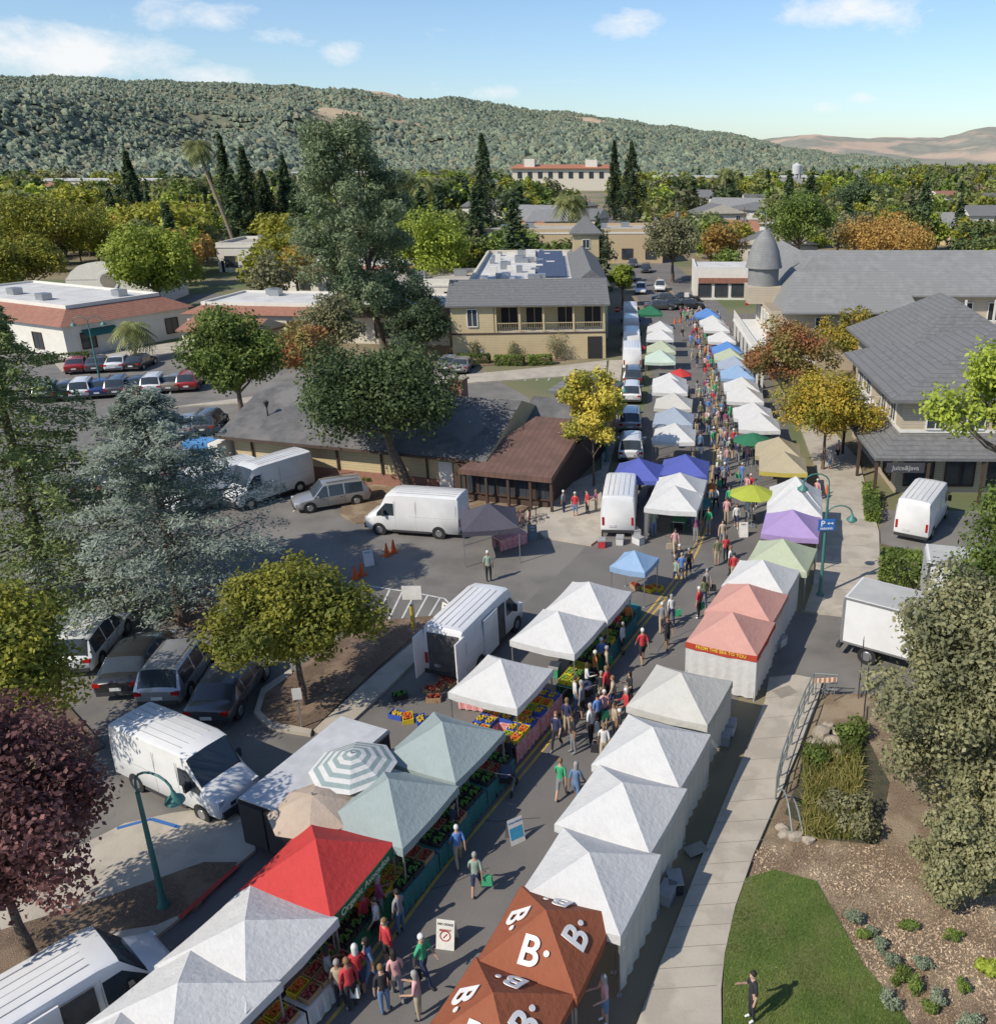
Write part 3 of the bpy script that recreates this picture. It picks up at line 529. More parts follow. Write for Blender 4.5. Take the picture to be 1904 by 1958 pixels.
b.p('round_window',M().cyl((6,-.12,4.),(6,-.04,4.),1.5,1.5,20).cyl((6,-.16,4.),(6,-.121,4.),1.1,1.1,20,1),[wtrim,cm((.25,.22,.18))]);b.roof(0.2,.5,11.8,14,4.2,2,tile,.3,'y',0,wm=stw);b.p('door',M().b2(5,-.1,0,7,-.04,2.3),dkw)
for (u,v,lx,ly,h,m,lb) in((905,505,40,18,6.5,mat('tan_stucco',(.5,.38,.23)),'long tan flat roofed shop building'),(420,520,30,16,5,stw,'white stucco building with flat roof'),(700,600,28,14,4.2,stw,'white flat roofed shop building')):
    p=G(u,v);b=B('shop_building',lb,p.x,p.y,.05);b.walls(0,0,lx,ly,0,h,m);b.p('flat_roof',M().b2(.3,.3,h,lx-.3,ly-.3,h+.06),flatg);b.p('parapet',M().b2(0,0,h,lx,.3,h+.6).b2(0,ly-.3,h,lx,ly,h+.6).b2(0,.3,h,.3,ly-.3,h+.6).b2(lx-.3,.3,h,lx,ly-.3,h+.6),m)
    for i in range(int(lx/5)):b.win(2.5+i*5,0,1,2.2,2,'-y',dkw)
    b.p('cornice',M().b2(-.1,-.1,h-.4,lx+.1,-.003,h-.1),wtrim);b.p('door',M().b2(.6,-.06,0,1.1,.0,2.2),dark)
    for i in range(4):q=U(2,lx-4);w=U(2,ly-4);b.p('roof_unit',M().b2(q,w,h+.06,q+1.8,w+1.4,h+1.1),metal)
b=B('corner_shop_house','two storey beige sided shop with grey hip roofs',17.8,56,-.02)
b.walls(0,0,16,13,0,6.6,sidb);b.roof(0,0,16,13,6.6,3.6,shing,1,'y',7.2);b.roof(2,8,12,22,7,3.9,shing,1,'y',6);b.walls(2,13,12,22,0,7,sidb)
g=M();o=2.;g.add([(-o,-o,3.1),(16+o,-o,3.1),(16+o,0,4.1),(0,0,4.1),(-o,13,3.1),(0,13,4.1),(-o,-o,2.9),(16+o,-o,2.9),(-o,13,2.9)],[(0,1,2,3),(4,0,3,5),(0,6,7,1),(4,8,6,0)]);b.p('porch_roof',g,shing)
for x in(2.2,4.8,7.4,10):b.win(x,0,4.5,1.1,1.5,'-y',wtrim)
for y in(2,4.5,9,11.5):b.win(0,y,4.5,1.2,1.5,'-x',wtrim)
b.p('balcony',M().b2(-1.2,5.6,4.1,0,8,4.25),wtrim);b.rail((-1.15,5.6,0),(-1.15,8,0),4.25,stuc,.9);b.rail((-1.15,5.6,0),(0,5.6,0),4.25,stuc,.9)
for x in(1.5,4.2,7,10):b.win(x,0,.6,1.8,2,'-y',dkw)
for y in(2,5,8,11):b.win(0,y,.6,1.8,2,'-x',dkw)
b.posts([(-1.8,-1.8),(1.5,-1.8),(5,-1.8),(9,-1.8),(-1.8,3),(-1.8,8)],0,2.9,.18,dkw)
b.p('shop_sign',M().b2(-1.2,-1.98,2.1,1.2,-1.9,2.75),cm((.05,.05,.06)));obj('lettering',text('Juice&Java',.42,frame((0,-2.0,2.42),(1,0,0),(0,0,1)),cm((.3,.3,.3))),b.r)
b.p('trim',M().b2(-.06,-.06,4.2,-.003,13,4.4).b2(-.003,-.06,4.2,16,-.003,4.4),wtrim)
b=B('hotel_building','long hotel with light grey roofs, galleries and a domed cupola',0,0)
b.walls(17,93,29,108,0,6.4,sidb);b.roof(16.5,92.5,29.5,101,6.2,3.6,shing2,.6,'x',1.8);b.walls(18,101,60,113,0,6.6,sidb);b.roof(17.5,100.6,62,113,6.8,4.2,shing2,.8,'x',3)
b.roof(18,103,24,128,6.5,4,shing2,.8,'y',2);b.walls(18.5,113,23.5,127,0,6.5,sidb)
b.walls(29,97,60,101,3.2,3.4,wtrim,'balcony');b.rail((29,97.1,0),(60,97.1,0),3.4,wtrim,1,sp=.3);b.posts([(30+i*3.2,97.15) for i in range(10)],0,6.7,.2)
for i in range(9):b.win(31.5+i*3.2,101,3.9,1.3,1.9,'-y',gm=dark)
for i in range(9):b.win(31.5+i*3.2,101,.7,1.5,2,'-y')
b.walls(12.2,80,17,104,3.3,3.5,wtrim,'gallery_deck');b.rail((12.3,80,0),(12.3,104,0),3.5,wtrim,1,sp=.4);b.posts([(12.4,81+i*3.2) for i in range(8)],0,3.3,.22);b.walls(15,82,17,93,0,3.3,sidb);b.rail((12.3,80.1,0),(17,80.1,0),3.5,wtrim)
b.walls(14.8,93,17,104,0,6.2,sidb)
for i in range(4):b.win(20+i*2.6,93,3.9,1,1.6,'-y');b.win(14.8,95+i*2.4,3.9,1,1.7,'-x')
g=M().rev([(1.7,7.6),(1.7,9.6),(2.05,9.7),(1.9,10.3),(1.65,11.4),(1.15,12.6),(.5,13.4),(.12,13.7),(.08,14),(.03,15.4)],14,(15.,101,0));b.p('cupola',g,shing2,smooth=True);b.walls(13.2,99,17.,103,6,7.8,sidb,'tower')
b=B('corner_cafe','small white flat roofed cafe with dark awning at the crossing',10.5,143,-.03);b.walls(0,0,11,12,0,4.6,stw);b.walls(.6,-.3,10.4,-.003,2.6,3.4,tile,'awning')
for i in range(4):b.win(1.6+i*2.6,0,.6,1.9,1.8,'-y',dkw)
b.p('flat_roof',M().b2(.3,.3,4.6,10.7,11.7,4.65),flatw);b.p('parapet',M().b2(0,0,4.6,11,.3,5.1).b2(0,.3,4.6,.3,12,5.1).b2(10.7,.3,4.6,11,12,5.1),wtrim)
b=B('brick_shop','small orange brick shop beside the cafe',22,140,-.03);b.walls(0,0,10,10,0,4.4,mat('orange_brick',(.4,.17,.09)));b.win(3,0,.7,2,1.9,'-y',dkw);b.win(7,0,.7,2,1.9,'-y',dkw);b.p('flat_roof',M().b2(.2,.2,4.4,9.8,9.8,4.45),flatg)
b=B('civic_building','long low building with red orange roof among trees',-79,650,0);b.walls(0,0,67,24,0,14.5,stuc);b.roof(0,0,67,24,14.5,2.4,mat('orange_roof',(.38,.15,.08)),2,'x',4)
b.walls(8,3,15,12,15,20.5,stw,'tower');b.walls(50,3,58,12,15,20,stw,'tower')
for i in range(9):b.win(5+i*7,0,8,3,4,'-y',dkw)
for u,v,L_,h in((1250,362,120,8),(560,352,80,9),(60,372,90,8),(140,352,120,9)):
    p=G(u,v);b=B('warehouse','long pale low building beyond the town trees',p.x,p.y,0);b.walls(0,0,L_,30,0,h,stuc);b.p('flat_roof',M().b2(-.5,-.5,h,L_+.5,30.5,h+1),flatw);b.p('door',M().b2(8,-.2,0,14,0,5),dark)
    for i in range(int(L_/12)):b.win(18+i*11,0,3,4,3,'-y',dkw)
p=Vector((0,600,0));t=600/1.07;p.x=(1525-CX)/F*t;b=B('water_tower','grey water tank standing on steel legs',p.x,p.y,0,'water tower');h=ZT(p.y,332);h2=ZT(p.y,316);r=9/F*t
gt=mat('tank_grey',(.5,.5,.5));b.p('tank',M().rev([(.1,h-.2),(r,h),(r,h2),(r*.1,h2+(h2-h)*.35),(.01,h2+(h2-h)*.36)],16),gt)
for i in range(6):a=i*1.047;b.p('leg',M().cyl((r*1.15*math.cos(a),r*1.15*math.sin(a),0),(r*.85*math.cos(a),r*.85*math.sin(a),h),.4,.4),gt)
HM=[(stw,shing),(stuc,shd),(sidb,shing2),(stw,tile),(stuc,shing),(sidy,shing2)];hx=[]
HP=[(1385,440),(1400,462),(1440,440),(1350,470),(1330,450),(1815,470),(1850,455),(1895,480),(1360,420),(1010,448),(1050,440),(970,455),(885,430),(1580,415),(1745,420),(1800,410),(1860,415),(400,450),(380,430),(1120,430),(1160,440),(1450,475),(1410,500),(1790,452),(1340,432),(1425,418),(1010,470),(940,470)]
random.seed(21)
for i in range(44):HP.append((U(20,1880),U(352,430)))
for i,(u,v) in enumerate(HP):
    p=G(u,v);rz=U(-.5,.5);lx=U(12,19);ly=U(9,12);h=random.choice((3.2,3.6,6));w,rf=HM[i%6]
    if not free(p.x,p.y,4):continue
    b=B('house','suburban house with pitched roof among trees',p.x,p.y,rz,'house');b.r['group']='houses beyond the market'
    b.walls(0,0,lx,ly,0,h,w);b.roof(0,0,lx,ly,h,U(2.,3),rf,.5,random.choice('xy'),random.choice((0,2.5)),wm=w)
    for k in range(3):b.win(lx*(k+.5)/3,0,1,1.3,1.2,'-y')
    if h>4:
        for k in range(3):b.win(lx*(k+.5)/3,0,4,1.3,1.2,'-y')
    b.p('door',M().b2(lx*.33-.45,-.05,0,lx*.33+.45,.0,2.1),dkw);hx.append((p.x,p.y))
random.seed(4);P=[];clear=[(G(*q),w) for q,w in(((1092,478),9),((775,440),8),((817,440),7),((458,490),6),((930,440),7),((1208,430),8),((1175,420),6),((1695,505),16),((1525,510),12),((822,572),14),((310,600),14),((120,520),16),((1285,540),9))]
while len(P)<2900:
    Y=150+1900*R()**1.5 if len(P)>300 else U(128,330);x=U(-.78,.48)*Y
    if not free(x,Y,1):continue
    if any((x-a-6)**2+(Y-b)**2<(9 if Y<330 else 7)**2 for a,b in hx):continue
    if Y<420 and any(abs(x-a-6)<11 and -.11*Y<Y-b<10 for a,b in hx) and R()<.9:continue
    if any(abs(x-c.x*Y/c.y)<w and -60<Y-c.y<8 for c,w in clear):continue
    if abs(x+46)<42 and 560<Y<690:continue
    if Y<400 and any((x-q[0])**2+(Y-q[1])**2<40 for q in P[-600:]) and R()<.95:continue
    P.append((x,Y))
P.sort(key=lambda q:q[1])
for i,(x,Y) in enumerate(P[:285]):
    k=random.randrange(len(FV));H=U(6.5,11.5) if k%5!=4 else U(11,17)
    if x<-.35*Y and Y<260 and R()<.6:k=random.choice((3,13,11,7))
    obj('conifer_tree' if k%5==4 else 'broadleaf_tree',FV[k][0],None,'dark pointed conifer among houses' if k%5==4 else 'rounded leafy tree growing between houses','tree',group='trees beyond the market',loc=(x,Y,0),rz=R()*6,s=(H*U(.9,1.25),H*U(.9,1.25),H))
WL=(L_far,L_oak,L_olive,L_yg,L_green,L_bright,L_dk);WW=(0,3,2,0,3,4,0,6,2,5,4,1)
WB=[[] for _ in WL]
for i,(x,Y) in enumerate(P[285:]):
    gi=WW[random.randrange(12)]
    V=FV[(0,8,2,1,6)[i%5] if gi!=6 else 4][1].reshape(-1,4,3);V=V[rng.choice(len(V),min(len(V),300 if Y<700 else 140))];c=V.mean(1,keepdims=True);V=(V-c)*(2.1 if Y<700 else 3)+c;H=U(8,14)
    WB[gi].append((V*np.array([H*1.1,H*1.1,H])+np.array([x,Y,0])).reshape(-1,3))
for lm,VV in zip(WL,WB):
    if VV:obj('woodland',qmesh('woodland',np.concatenate(VV),lm),kind='stuff',label='distant tree canopy covering the valley floor')
# ---------- tents
def fab(name,c,tr=.2):return mat('fabric_'+name,c,tuple(x*.92 for x in c),2,.8,.35,5,trans=tr)
FB={k:fab(k,c) for k,c in dict(white=(.68,.675,.655),ivory=(.6,.585,.53),greygreen=(.35,.42,.41),red=(.6,.05,.045),brown=(.33,.1,.045),pink=(.64,.34,.28),palegreen=(.49,.54,.38),purple=(.43,.31,.58),blue=(.1,.13,.45),bluegrey=(.38,.44,.52),lightblue=(.3,.45,.65),tan=(.48,.41,.27),dark=(.09,.085,.11),teal=(.05,.22,.22),green=(.03,.18,.09),midblue=(.12,.28,.62),mint=(.57,.68,.57),lime=(.43,.48,.06),beige=(.55,.44,.34),yellow=(.6,.48,.1),slate=(.3,.38,.38)).items()}
TC={}
def canopy(h,ev,pk,m,vm,vh=.28,p=1.18):
    g=M();K=7
    for s in range(4):
        a=s*math.pi/2;cs,sn=math.cos(a),math.sin(a);vs=[]
        for j in range(K+1):
            c=j/K
            for i in range(K+1):
                t=-1+2*i/K;x=t*c*h;y=-c*h;z=ev+(pk-ev)*(1-c)**p-.06*c*(1-t*t);vs.append((x*cs-y*sn,x*sn+y*cs,z))
        g.add(vs,[(j*(K+1)+i,(j+1)*(K+1)+i,(j+1)*(K+1)+i+1,j*(K+1)+i+1) for j in range(K) for i in range(K+1-1)],0)
        vs=[]
        for j in(0,1):
            for i in range(K+1):
                t=-1+2*i/K;x=t*h*1.003;y=-h*1.003-(.02*math.sin(i*2) if j else 0);vs.append((x*cs-y*sn,x*sn+y*cs,ev-.06*(1-t*t)-j*vh))
        g.add(vs,[(i,i+K+1,i+K+2,i+1) for i in range(K)],1)
    return g.mesh('canopy',[m,vm],True)
def frame_mesh(h,ev):
    g=M();q=h-.06
    for x in(-q,q):
        for y in(-q,q):g.box((x,y,ev/2-.02),(.045,.045,ev-.04));g.box((x,y,.012),(.14,.14,.024))
    for s in(-1,1):
        for i in range(4):
            a=-q+2*q*i/4;b=-q+2*q*(i+1)/4;z=ev-.12;z2=ev-.38;z,z2=(z,z2) if i%2 else (z2,z)
            g.cyl((a,s*q,z),(b,s*q,z2),.015,n=4);g.cyl((s*q,a,z),(s*q,b,z2),.015,n=4)
    return g.mesh('frame',metal)
def wall_mesh(h,ev,sd,m):
    a=sd*math.pi/2;cs,sn=math.cos(a),math.sin(a);g=M();n=24;vs=[]
    for j in(0,1,2):
        for i in range(n+1):
            x=-h+2*h*i/n;y=-h+.02+.04*math.sin(i*1.7)*j/2;vs.append((x*cs-y*sn,x*sn+y*cs,ev-.1-(ev-.2)*j/2))
    g.add(vs,[(j*(n+1)+i,(j+1)*(n+1)+i,(j+1)*(n+1)+i+1,j*(n+1)+i+1) for j in(0,1) for i in range(n)]);return g.mesh('side_wall',m,True)
FR={}
def tent(u,v,col,label,s=3.0,vc=None,walls=(),wm='white',pk=3.1,ev=2.15,p=1.12,rot=None,extra=None):
    pos=G(u,v,pk);d=cdir(pos);rz=math.atan2(d.y,d.x)-math.pi/2+U(-.02,.02) if rot is None else rot;key=(col,vc,s,pk,ev,p)
    if key not in TC:TC[key]=canopy(s/2,ev,pk,FB[col],FB[vc or col],p=p)
    if (s,ev) not in FR:FR[(s,ev)]=frame_mesh(s/2,ev)
    parts=[('canopy',TC[key],None),('frame',FR[(s,ev)],None)]
    for w in walls:
        kk=('w',w,s,ev,wm)
        if kk not in TC:TC[kk]=wall_mesh(s/2,ev,w,FB[wm])
        parts.append(('side_wall',TC[kk],None))
    if extra:parts+=extra
    return place('market_tent',parts,pos,rz,label,'tent','market tents along the street')
pk=3.1;ev=2.15;h=1.4;al=math.atan2(pk-ev,h);Bx=[];FBw=mat('white_print',(.75,.73,.7))
for s_ in range(4):
    a=s_*math.pi/2;ra=Matrix.Rotation(a,4,'Z');c=.62;zz=ev+(pk-ev)*(1-c)+.03
    Bx.append(('lettering',text('B',.98,ra@frame((-.08,-c*h,zz),(1,0,0),(0,math.cos(al),math.sin(al))),FBw,.012,.018),None))
    c=.5;Bx.append(('lettering',text('.',1.0,ra@frame((.36,-c*h+.1,ev+(pk-ev)*(1-c)+.1),(1,0,0),(0,math.cos(al),math.sin(al))),FBw,.012,.015),None))
tent(1043,1740,'brown','brown canopy tent printed with white letter B',2.8,p=1.,extra=Bx)
tent(942,1898,'brown','brown canopy tent printed with white letter B, joined to its twin',2.8,p=1.,extra=Bx)
for u,v,c in((1126,1630,'white'),(1190,1496,'white'),(1248,1390,'white'),(1302,1286,'ivory')):tent(u,v,c,'white canopy tent with closed back wall beside the pavement',3.12,walls=(1,),wm='ivory',pk=3.05,p=1.05)
sea=[('lettering',text('FROM THE SEA TO YOU',.2,frame((0,-1.535,2.0),(1,0,0),(0,0,1)),mat('yellow_print',(.7,.5,.05)),.006),None)]
FB['redband']=fab('redband',(.5,.06,.03))
tent(1400,1170,'pink','pink canopy tent with red banner and white front wall',3.05,'redband',walls=(0,1),extra=sea)
tent(1430,1116,'pink','pink canopy tent joined to its neighbour',3.05,walls=(1,));tent(1458,1070,'white','white canopy tent in the row of stalls',3.05,walls=(1,));tent(1497,1030,'palegreen','pale green canopy tent',3.05)
tent(1515,974,'purple','purple canopy tent with dark counter',3.05);tent(1522,910,'white','white canopy tent beside the lamp post',3.1,walls=(1,),pk=3.5);tent(1522,930,'white','white canopy tent joined to the purple one',3.1,walls=(1,),pk=3.3)
org=[('banner',M().add([(1.52,-1.5,1.75),(1.52,1.5,1.75),(1.52,1.5,2.14),(1.52,-1.5,2.14)],[(0,1,2,3)]).mesh('banner',FB['green']),None),('lettering',text('Organic Avocados',.3,frame((1.53,0,1.94),(0,1,0),(0,0,1)),mat('pale_print',(.6,.65,.4)),.006),None)]
tent(603,1604,'red','red canopy tent with green banner along its eave',3.0,extra=org)
tent(468,1760,'white','large white canopy tent',3.1,pk=2.85,p=1.05);tent(340,1880,'white','large white canopy tent joined to the next',3.1,pk=2.85,p=1.05);tent(190,2010,'white','large white canopy tent joined to the next',3.1,pk=2.85,p=1.05)
tent(742,1489,'greygreen','grey green canopy tent over a vegetable stall',3.0);tent(845,1380,'greygreen','grey green canopy tent over produce tables',3.0)
tent(957,1260,'white','white canopy tent over fruit crates',2.95);tent(1066,1168,'white','white canopy tent over produce',3.0);tent(1126,1112,'white','white canopy tent beside a cargo van',3.0)
tent(1213,1052,'lightblue','small light blue canopy tent',1.9,pk=2.6,ev=1.95)
tent(934,962,'dark','dark grey canopy tent beside parked bicycles',3.1,rot=.2)
for u,v,c,lb in((1300,903,'white','white'),(1290,928,'white','white'),(1310,868,'blue','royal blue'),(1221,875,'blue','royal blue'),(1290,808,'white','white'),(1288,778,'bluegrey','blue grey'),(1288,750,'ivory','pale grey'),(1282,722,'white','white'),(1280,712,'white','white'),(1262,668,'mint','white and mint'),(1264,650,'palegreen','pale green'),(1262,628,'white','white'),(1262,613,'white','white'),(1243,583,'green','green'),
  (1488,835,'tan','tan'),(1498,862,'tan','tan'),(1440,768,'white','white'),(1452,788,'white','white'),(1425,738,'white','white'),(1418,720,'white','white'),(1410,697,'lightblue','light blue'),(1403,680,'bluegrey','blue grey'),(1395,665,'palegreen','pale green'),(1390,652,'midblue','blue'),(1380,632,'white','white'),(1370,612,'white','white'),(1362,602,'white','white'),(1352,588,'midblue','blue')):
    tent(u,v,c,lb+' canopy tent in the row of stalls',3.05,vc='yellow' if v==862 else None,walls=(3,) if (u,v) in((1290,928),(1300,903)) else ())
def umbrella(u,v,zt,r,m,label,ribs=8,stripe=None):
    pos=G(u,v,zt);g=M();n=ribs;K=9
    for j in range(K):
        for i in range(n):
            vs=[]
            for jj,ii in((j,i),(j,i+1),(j+1,i+1),(j+1,i)):
                q=jj/K;a=2*math.pi*ii/n+.2;vs.append((r*q*math.cos(a),r*q*math.sin(a),zt-.55*q**1.3))
            g.add(vs,[(0,3,2,1)],j%2 if stripe else 0)
    c=g.mesh('canopy',[m,stripe or m]);k=M()
    for i in range(n):a=2*math.pi*i/n+.2;k.cyl((0,0,zt-.4),(r*.97*math.cos(a),r*.97*math.sin(a),zt-.56),.012,n=4)
    place('parasol',[('canopy',c,None),('pole',M().cyl((0,0,0),(0,0,zt+.08),.03).box((0,0,.05),(.5,.5,.1)).mesh('pole',metal),None),('ribs',k.mesh('ribs',metal),None)],pos,0,label,'umbrella')
umbrella(672,1440,3.0,1.4,FB['white'],'pale striped octagonal parasol beside the trailer',8,FB['slate'])
umbrella(597,1520,2.7,1.4,FB['beige'],'beige octagonal parasol beside the trailer',8);umbrella(1440,928,2.7,1.45,FB['lime'],'lime green parasol standing in the street',8)
umbrella(1300,705,2.5,1.2,FB['red'],'red parasol above a market stall');umbrella(1215,655,2.6,1.2,FB['red'],'dark red parasol beside white vans');umbrella(1440,828,2.6,1.5,FB['green'],'dark green parasol between stalls')
# ---------- vehicles
def vehicle(L,W,st,glassf,wr,wx,extras,paint,zw=None):
    w=W/2;rings=[];n=0
    for (x,zb,zl,zt,kw,kr) in st:
        z3=min(zt-.1,zw) if zw else zt-.1;z3=max(z3,zl+.005);a=w*kw;bR=w*kr*kw;f=(z3-zl)/max(zt-zl,.01);aw=a+(bR-a)*f
        h=[(0,zb),(.88*a,zb),(a,zb+.16),(a*1.0,zl),(aw,z3),(bR-.02,max(zt-.06,z3+.002)),(bR-.13,zt),(0,zt+.03)]
        rings.append([(x,y,z) for y,z in h]+[(x,-y,z) for y,z in h[-2:0:-1]]);n=len(rings[-1])
    vs=[p for r in rings for p in r];fb=[];fg=[]
    for i in range(len(rings)-1):
        for j in range(n):
            f=(i*n+j,i*n+(j+1)%n,(i+1)*n+(j+1)%n,(i+1)*n+j);jj=j if j<7 else n-1-j
            (fg if glassf(i,jj) else fb).append(f)
    fb+=[tuple(range(n))[::-1],tuple((len(rings)-1)*n+k for k in range(n))]
    parts=[('body',M().sub(vs,fb).mesh('body',paint,True),None),('window',M().sub(vs,fg).mesh('window',glass,True),None)]
    for x in wx:
        for s in(-1,1):
            y=s*(w-.1);t=M();t.cyl((x,y-s*.13,wr),(x,y+s*.115,wr),wr,wr,18);rm=M();rm.cyl((x,y+s*.1,wr),(x,y+s*.125,wr),wr*.62,wr*.55,12)
            ar=M();ar.cyl((x,y+s*.0,wr+.02),(x,y+s*.108,wr+.02),wr*1.17,wr*1.17,18)
            k=len(parts);parts+=[('wheel',t.mesh('tyre',black,True),None),('rim',rm.mesh('rim',chrome,True),k),('wheel_arch',ar.mesh('wheel_arch',black),None)]
    for nm,g,m in extras:parts.append((nm,g.mesh(nm,m),None))
    return parts
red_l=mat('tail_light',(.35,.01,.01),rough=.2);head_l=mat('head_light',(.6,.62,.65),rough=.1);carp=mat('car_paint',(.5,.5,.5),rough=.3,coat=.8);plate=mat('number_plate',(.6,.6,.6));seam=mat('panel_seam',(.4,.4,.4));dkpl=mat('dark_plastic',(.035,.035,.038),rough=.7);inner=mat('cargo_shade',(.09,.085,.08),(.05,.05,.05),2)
def pair(nm,f,m):
    o=[]
    for s in(-1,1):
        g=M();f(g,s);o.append((nm,g,m))
    return o
def make_car(Lc=4.7,H=1.5,suv=False):
    h=H;st=[(-Lc/2,.42,.82,.9,.86,.9),(-Lc/2+.1,.3,.86,.98,.96,.9),(-Lc/2+(.15 if suv else .65),.28,.92,1.02,1,.86),(-Lc/2+(.5 if suv else 1.25),.26,.92,h-.05,1,.8),(-.75,.25,.92,h,1,.78),(-.68,.25,.92,h,1,.78),(.22,.25,.91,h,1,.78),(.29,.25,.91,h,1,.78),(.55,.25,.9,h-.03,1,.79),(1.2,.25,.88,.98,1,.86),(1.9,.27,.8,.88,.97,.86),(Lc/2-.12,.3,.68,.75,.9,.88),(Lc/2,.38,.6,.66,.78,.9)]
    gf=lambda i,j:(i in(3,5,7,8) and j==3) or (i==2 and j in(5,6)) or (i==8 and j in(5,6))
    x=Lc/2;ex=pair('headlight',lambda g,s:g.box((x-.16,s*.68,.66),(.22,.34,.12)),head_l)+pair('tail_light',lambda g,s:g.box((-x+.06,s*.72,.82),(.14,.3,.16)),red_l)+[('number_plate',M().box((-x-.005,0,.62),(.02,.45,.14)),plate),('rear_bumper',M().box((-x+.05,0,.42),(.16,1.55,.16)),dkpl),('front_bumper',M().box((x-.06,0,.4),(.18,1.4,.16)),dkpl)]+pair('mirror',lambda g,s:g.box((.95,s*1.0,.98),(.16,.2,.13)),carp)+pair('door_trim',lambda g,s:g.box((-.7,s*.931,.6),(.015,.01,.6)).box((.35,s*.931,.6),(.015,.01,.6)).box((-.5,s*.936,.8),(.16,.02,.03)).box((.55,s*.936,.8),(.16,.02,.03)),dkpl)
    if suv:ex+=pair('roof_rack',lambda g,s:g.cyl((-1.7,s*.62,h+.06),(.3,s*.62,h+.06),.02,n=5),dkpl)
    return vehicle(Lc,1.86,st,gf,.34,(-Lc/2+.95,Lc/2-.9),ex,carp)
def make_van(L=5.9,H=2.6,door=False,rear=False):
    x=L/2;st=[(-x,.45,1.3,H-.12,.96,.93),(-x+.06,.32,1.3,H-.02,1,.92),(-x+1.5,.3,1.3,H,1,.92),(x-2.15,.3,1.3,H,1,.92),(x-1.95,.3,1.3,H,1,.92),(x-1.45,.3,1.3,H-.1,1,.9),(x-.85,.3,1.22,1.5,1,.88),(x-.2,.32,1.02,1.18,.95,.86),(x-.04,.36,.85,.95,.84,.88),(x,.42,.7,.78,.74,.9)]
    gf=lambda i,j:(i in(4,5) and j==3) or (i==5 and j in(5,6))
    ex=pair('headlight',lambda g,s:g.box((x-.2,s*.76,.95),(.3,.26,.26)),head_l)+pair('tail_light',lambda g,s:g.box((-x-.0,s*.86,1.05),(.05,.13,.5)),red_l)+[('front_bumper',M().box((x-.04,0,.5),(.2,1.65,.3)),dkpl),('rear_bumper',M().box((-x+.0,0,.42),(.18,1.9,.16)),dkpl),('side_trim',M().box((0,0,.35),(L*.4,2.03,.12)),dkpl),('grille',M().box((x-.0,0,.78),(.03,.9,.14)),dkpl),('number_plate',M().box((-x-.02,.3,.75),(.02,.4,.15)),plate)]+pair('mirror',lambda g,s:g.box((x-1.35,s*1.14,1.5),(.12,.2,.36)),dkpl)
    ex+=pair('panel_seam',lambda g,s:g.box((x-2.0,s*1.004,1.35),(.02,.012,1.8)).box((x-3.3,s*1.004,1.35),(.02,.012,1.8)).box((-x+1.6,s*1.004,1.3),(L*.5,.012,.02)).box((-x+.15,s*1.004,1.3),(.015,.012,1.7)),seam)
    rb=M()
    for i in range(5):rb.box((-.9,-.6+i*.3,H+.03),(3.6,.02,.015))
    ex.append(('roof_rib',rb,seam))
    if door:ex+=[('door_shade_panel',M().box((x-2.55,-1.0,1.3),(.8,.03,1.7)),inner),('sliding_door',M().box((x-3.6,-1.05,1.35),(1.25,.06,1.85)),white)]  # solid dark panel painted as the shade inside the open side door
    if rear:ex+=[('rear_shade_panel',M().box((-x+.0,0,1.4),(.06,1.5,1.8)),inner)]+pair('rear_door',lambda g,s:g.box((-x-.35,s*.98,1.4),(.75,.06,1.95)),white)  # rear opening is a flat panel too, interior shade in its colour
    return vehicle(L,2.02,st,gf,.36,(-x+1.25,x-.95),ex,white,2.05)
CARS={'sedan':make_car(4.7,1.46),'suv':make_car(4.75,1.7,True),'van':make_van(),'vand':make_van(5.9,2.6,True,True),'vans':make_van(5.9,2.5,True,False)}
CP={k:mat('car_'+k,c,tuple(x*.95 for x in c),1,.28,coat=.8,metal=mt) for k,c,mt in(('white',(.68,.68,.67),0),('black',(.025,.025,.027),0),('silver',(.4,.4,.4),.5),('grey',(.1,.1,.105),.4),('blue',(.03,.06,.18),.2),('red',(.3,.02,.02),0),('tan',(.35,.3,.22),.4))}
def car(k,u,v,u2,v2,label,color=None,cat='car',grp=None,s=1):
    p=G(u,v);d=G(u2,v2)-p;place({'sedan':'parked_car','suv':'parked_car'}.get(k,'cargo_van'),CARS[k],p,math.atan2(d.y,d.x),label,cat,grp,s,{'car_paint':CP[color]} if color else None)
car('vans',120,2000,350,1850,'white cargo van with open side door behind a stall',cat='van',s=.95)
car('van',365,1510,495,1570,'white high roof cargo van parked in the lot',cat='van',s=.92)
car('vand',915,1240,1030,1120,'white cargo van with open doors beside market tents',cat='van')
car('van',800,1015,700,1008,'white cargo van standing at the kerb entrance',cat='van');car('van',1186,992,1196,920,'white cargo van with rear facing the crossing',cat='van')
car('van',515,950,450,972,'white cargo van in the parking lot',cat='van');car('van',410,965,345,985,'white cargo van in the parking lot',cat='van')
car('suv',635,965,575,975,'silver estate car in the parking lot','silver')
car('suv',182,1245,235,1180,'white sport utility car with black roof rack','white');car('sedan',268,1285,318,1215,'black sedan parked in a row','black');car('suv',350,1300,400,1232,'silver minivan parked in a row','silver');car('sedan',445,1335,495,1265,'dark grey sedan parked in a row','grey')
car('van',1762,1005,1802,950,'white high roof van parked with closed doors',cat='van')
for i,(u,v,c,k) in enumerate(((1207,868,'white','suv'),(1205,815,'silver','suv'),(1207,762,'white','suv'),(1210,730,'grey','suv'))):car(k,u,v,u+2,v-30,'car parked behind the market stalls',c)
for u,v in((1208,700),(1207,668),(1206,640),(1205,615)):car('van',u,v,u-1,v-20,'white van parked behind the market stalls',cat='van',grp='vans behind the stalls')
g1='cars in the far lot'
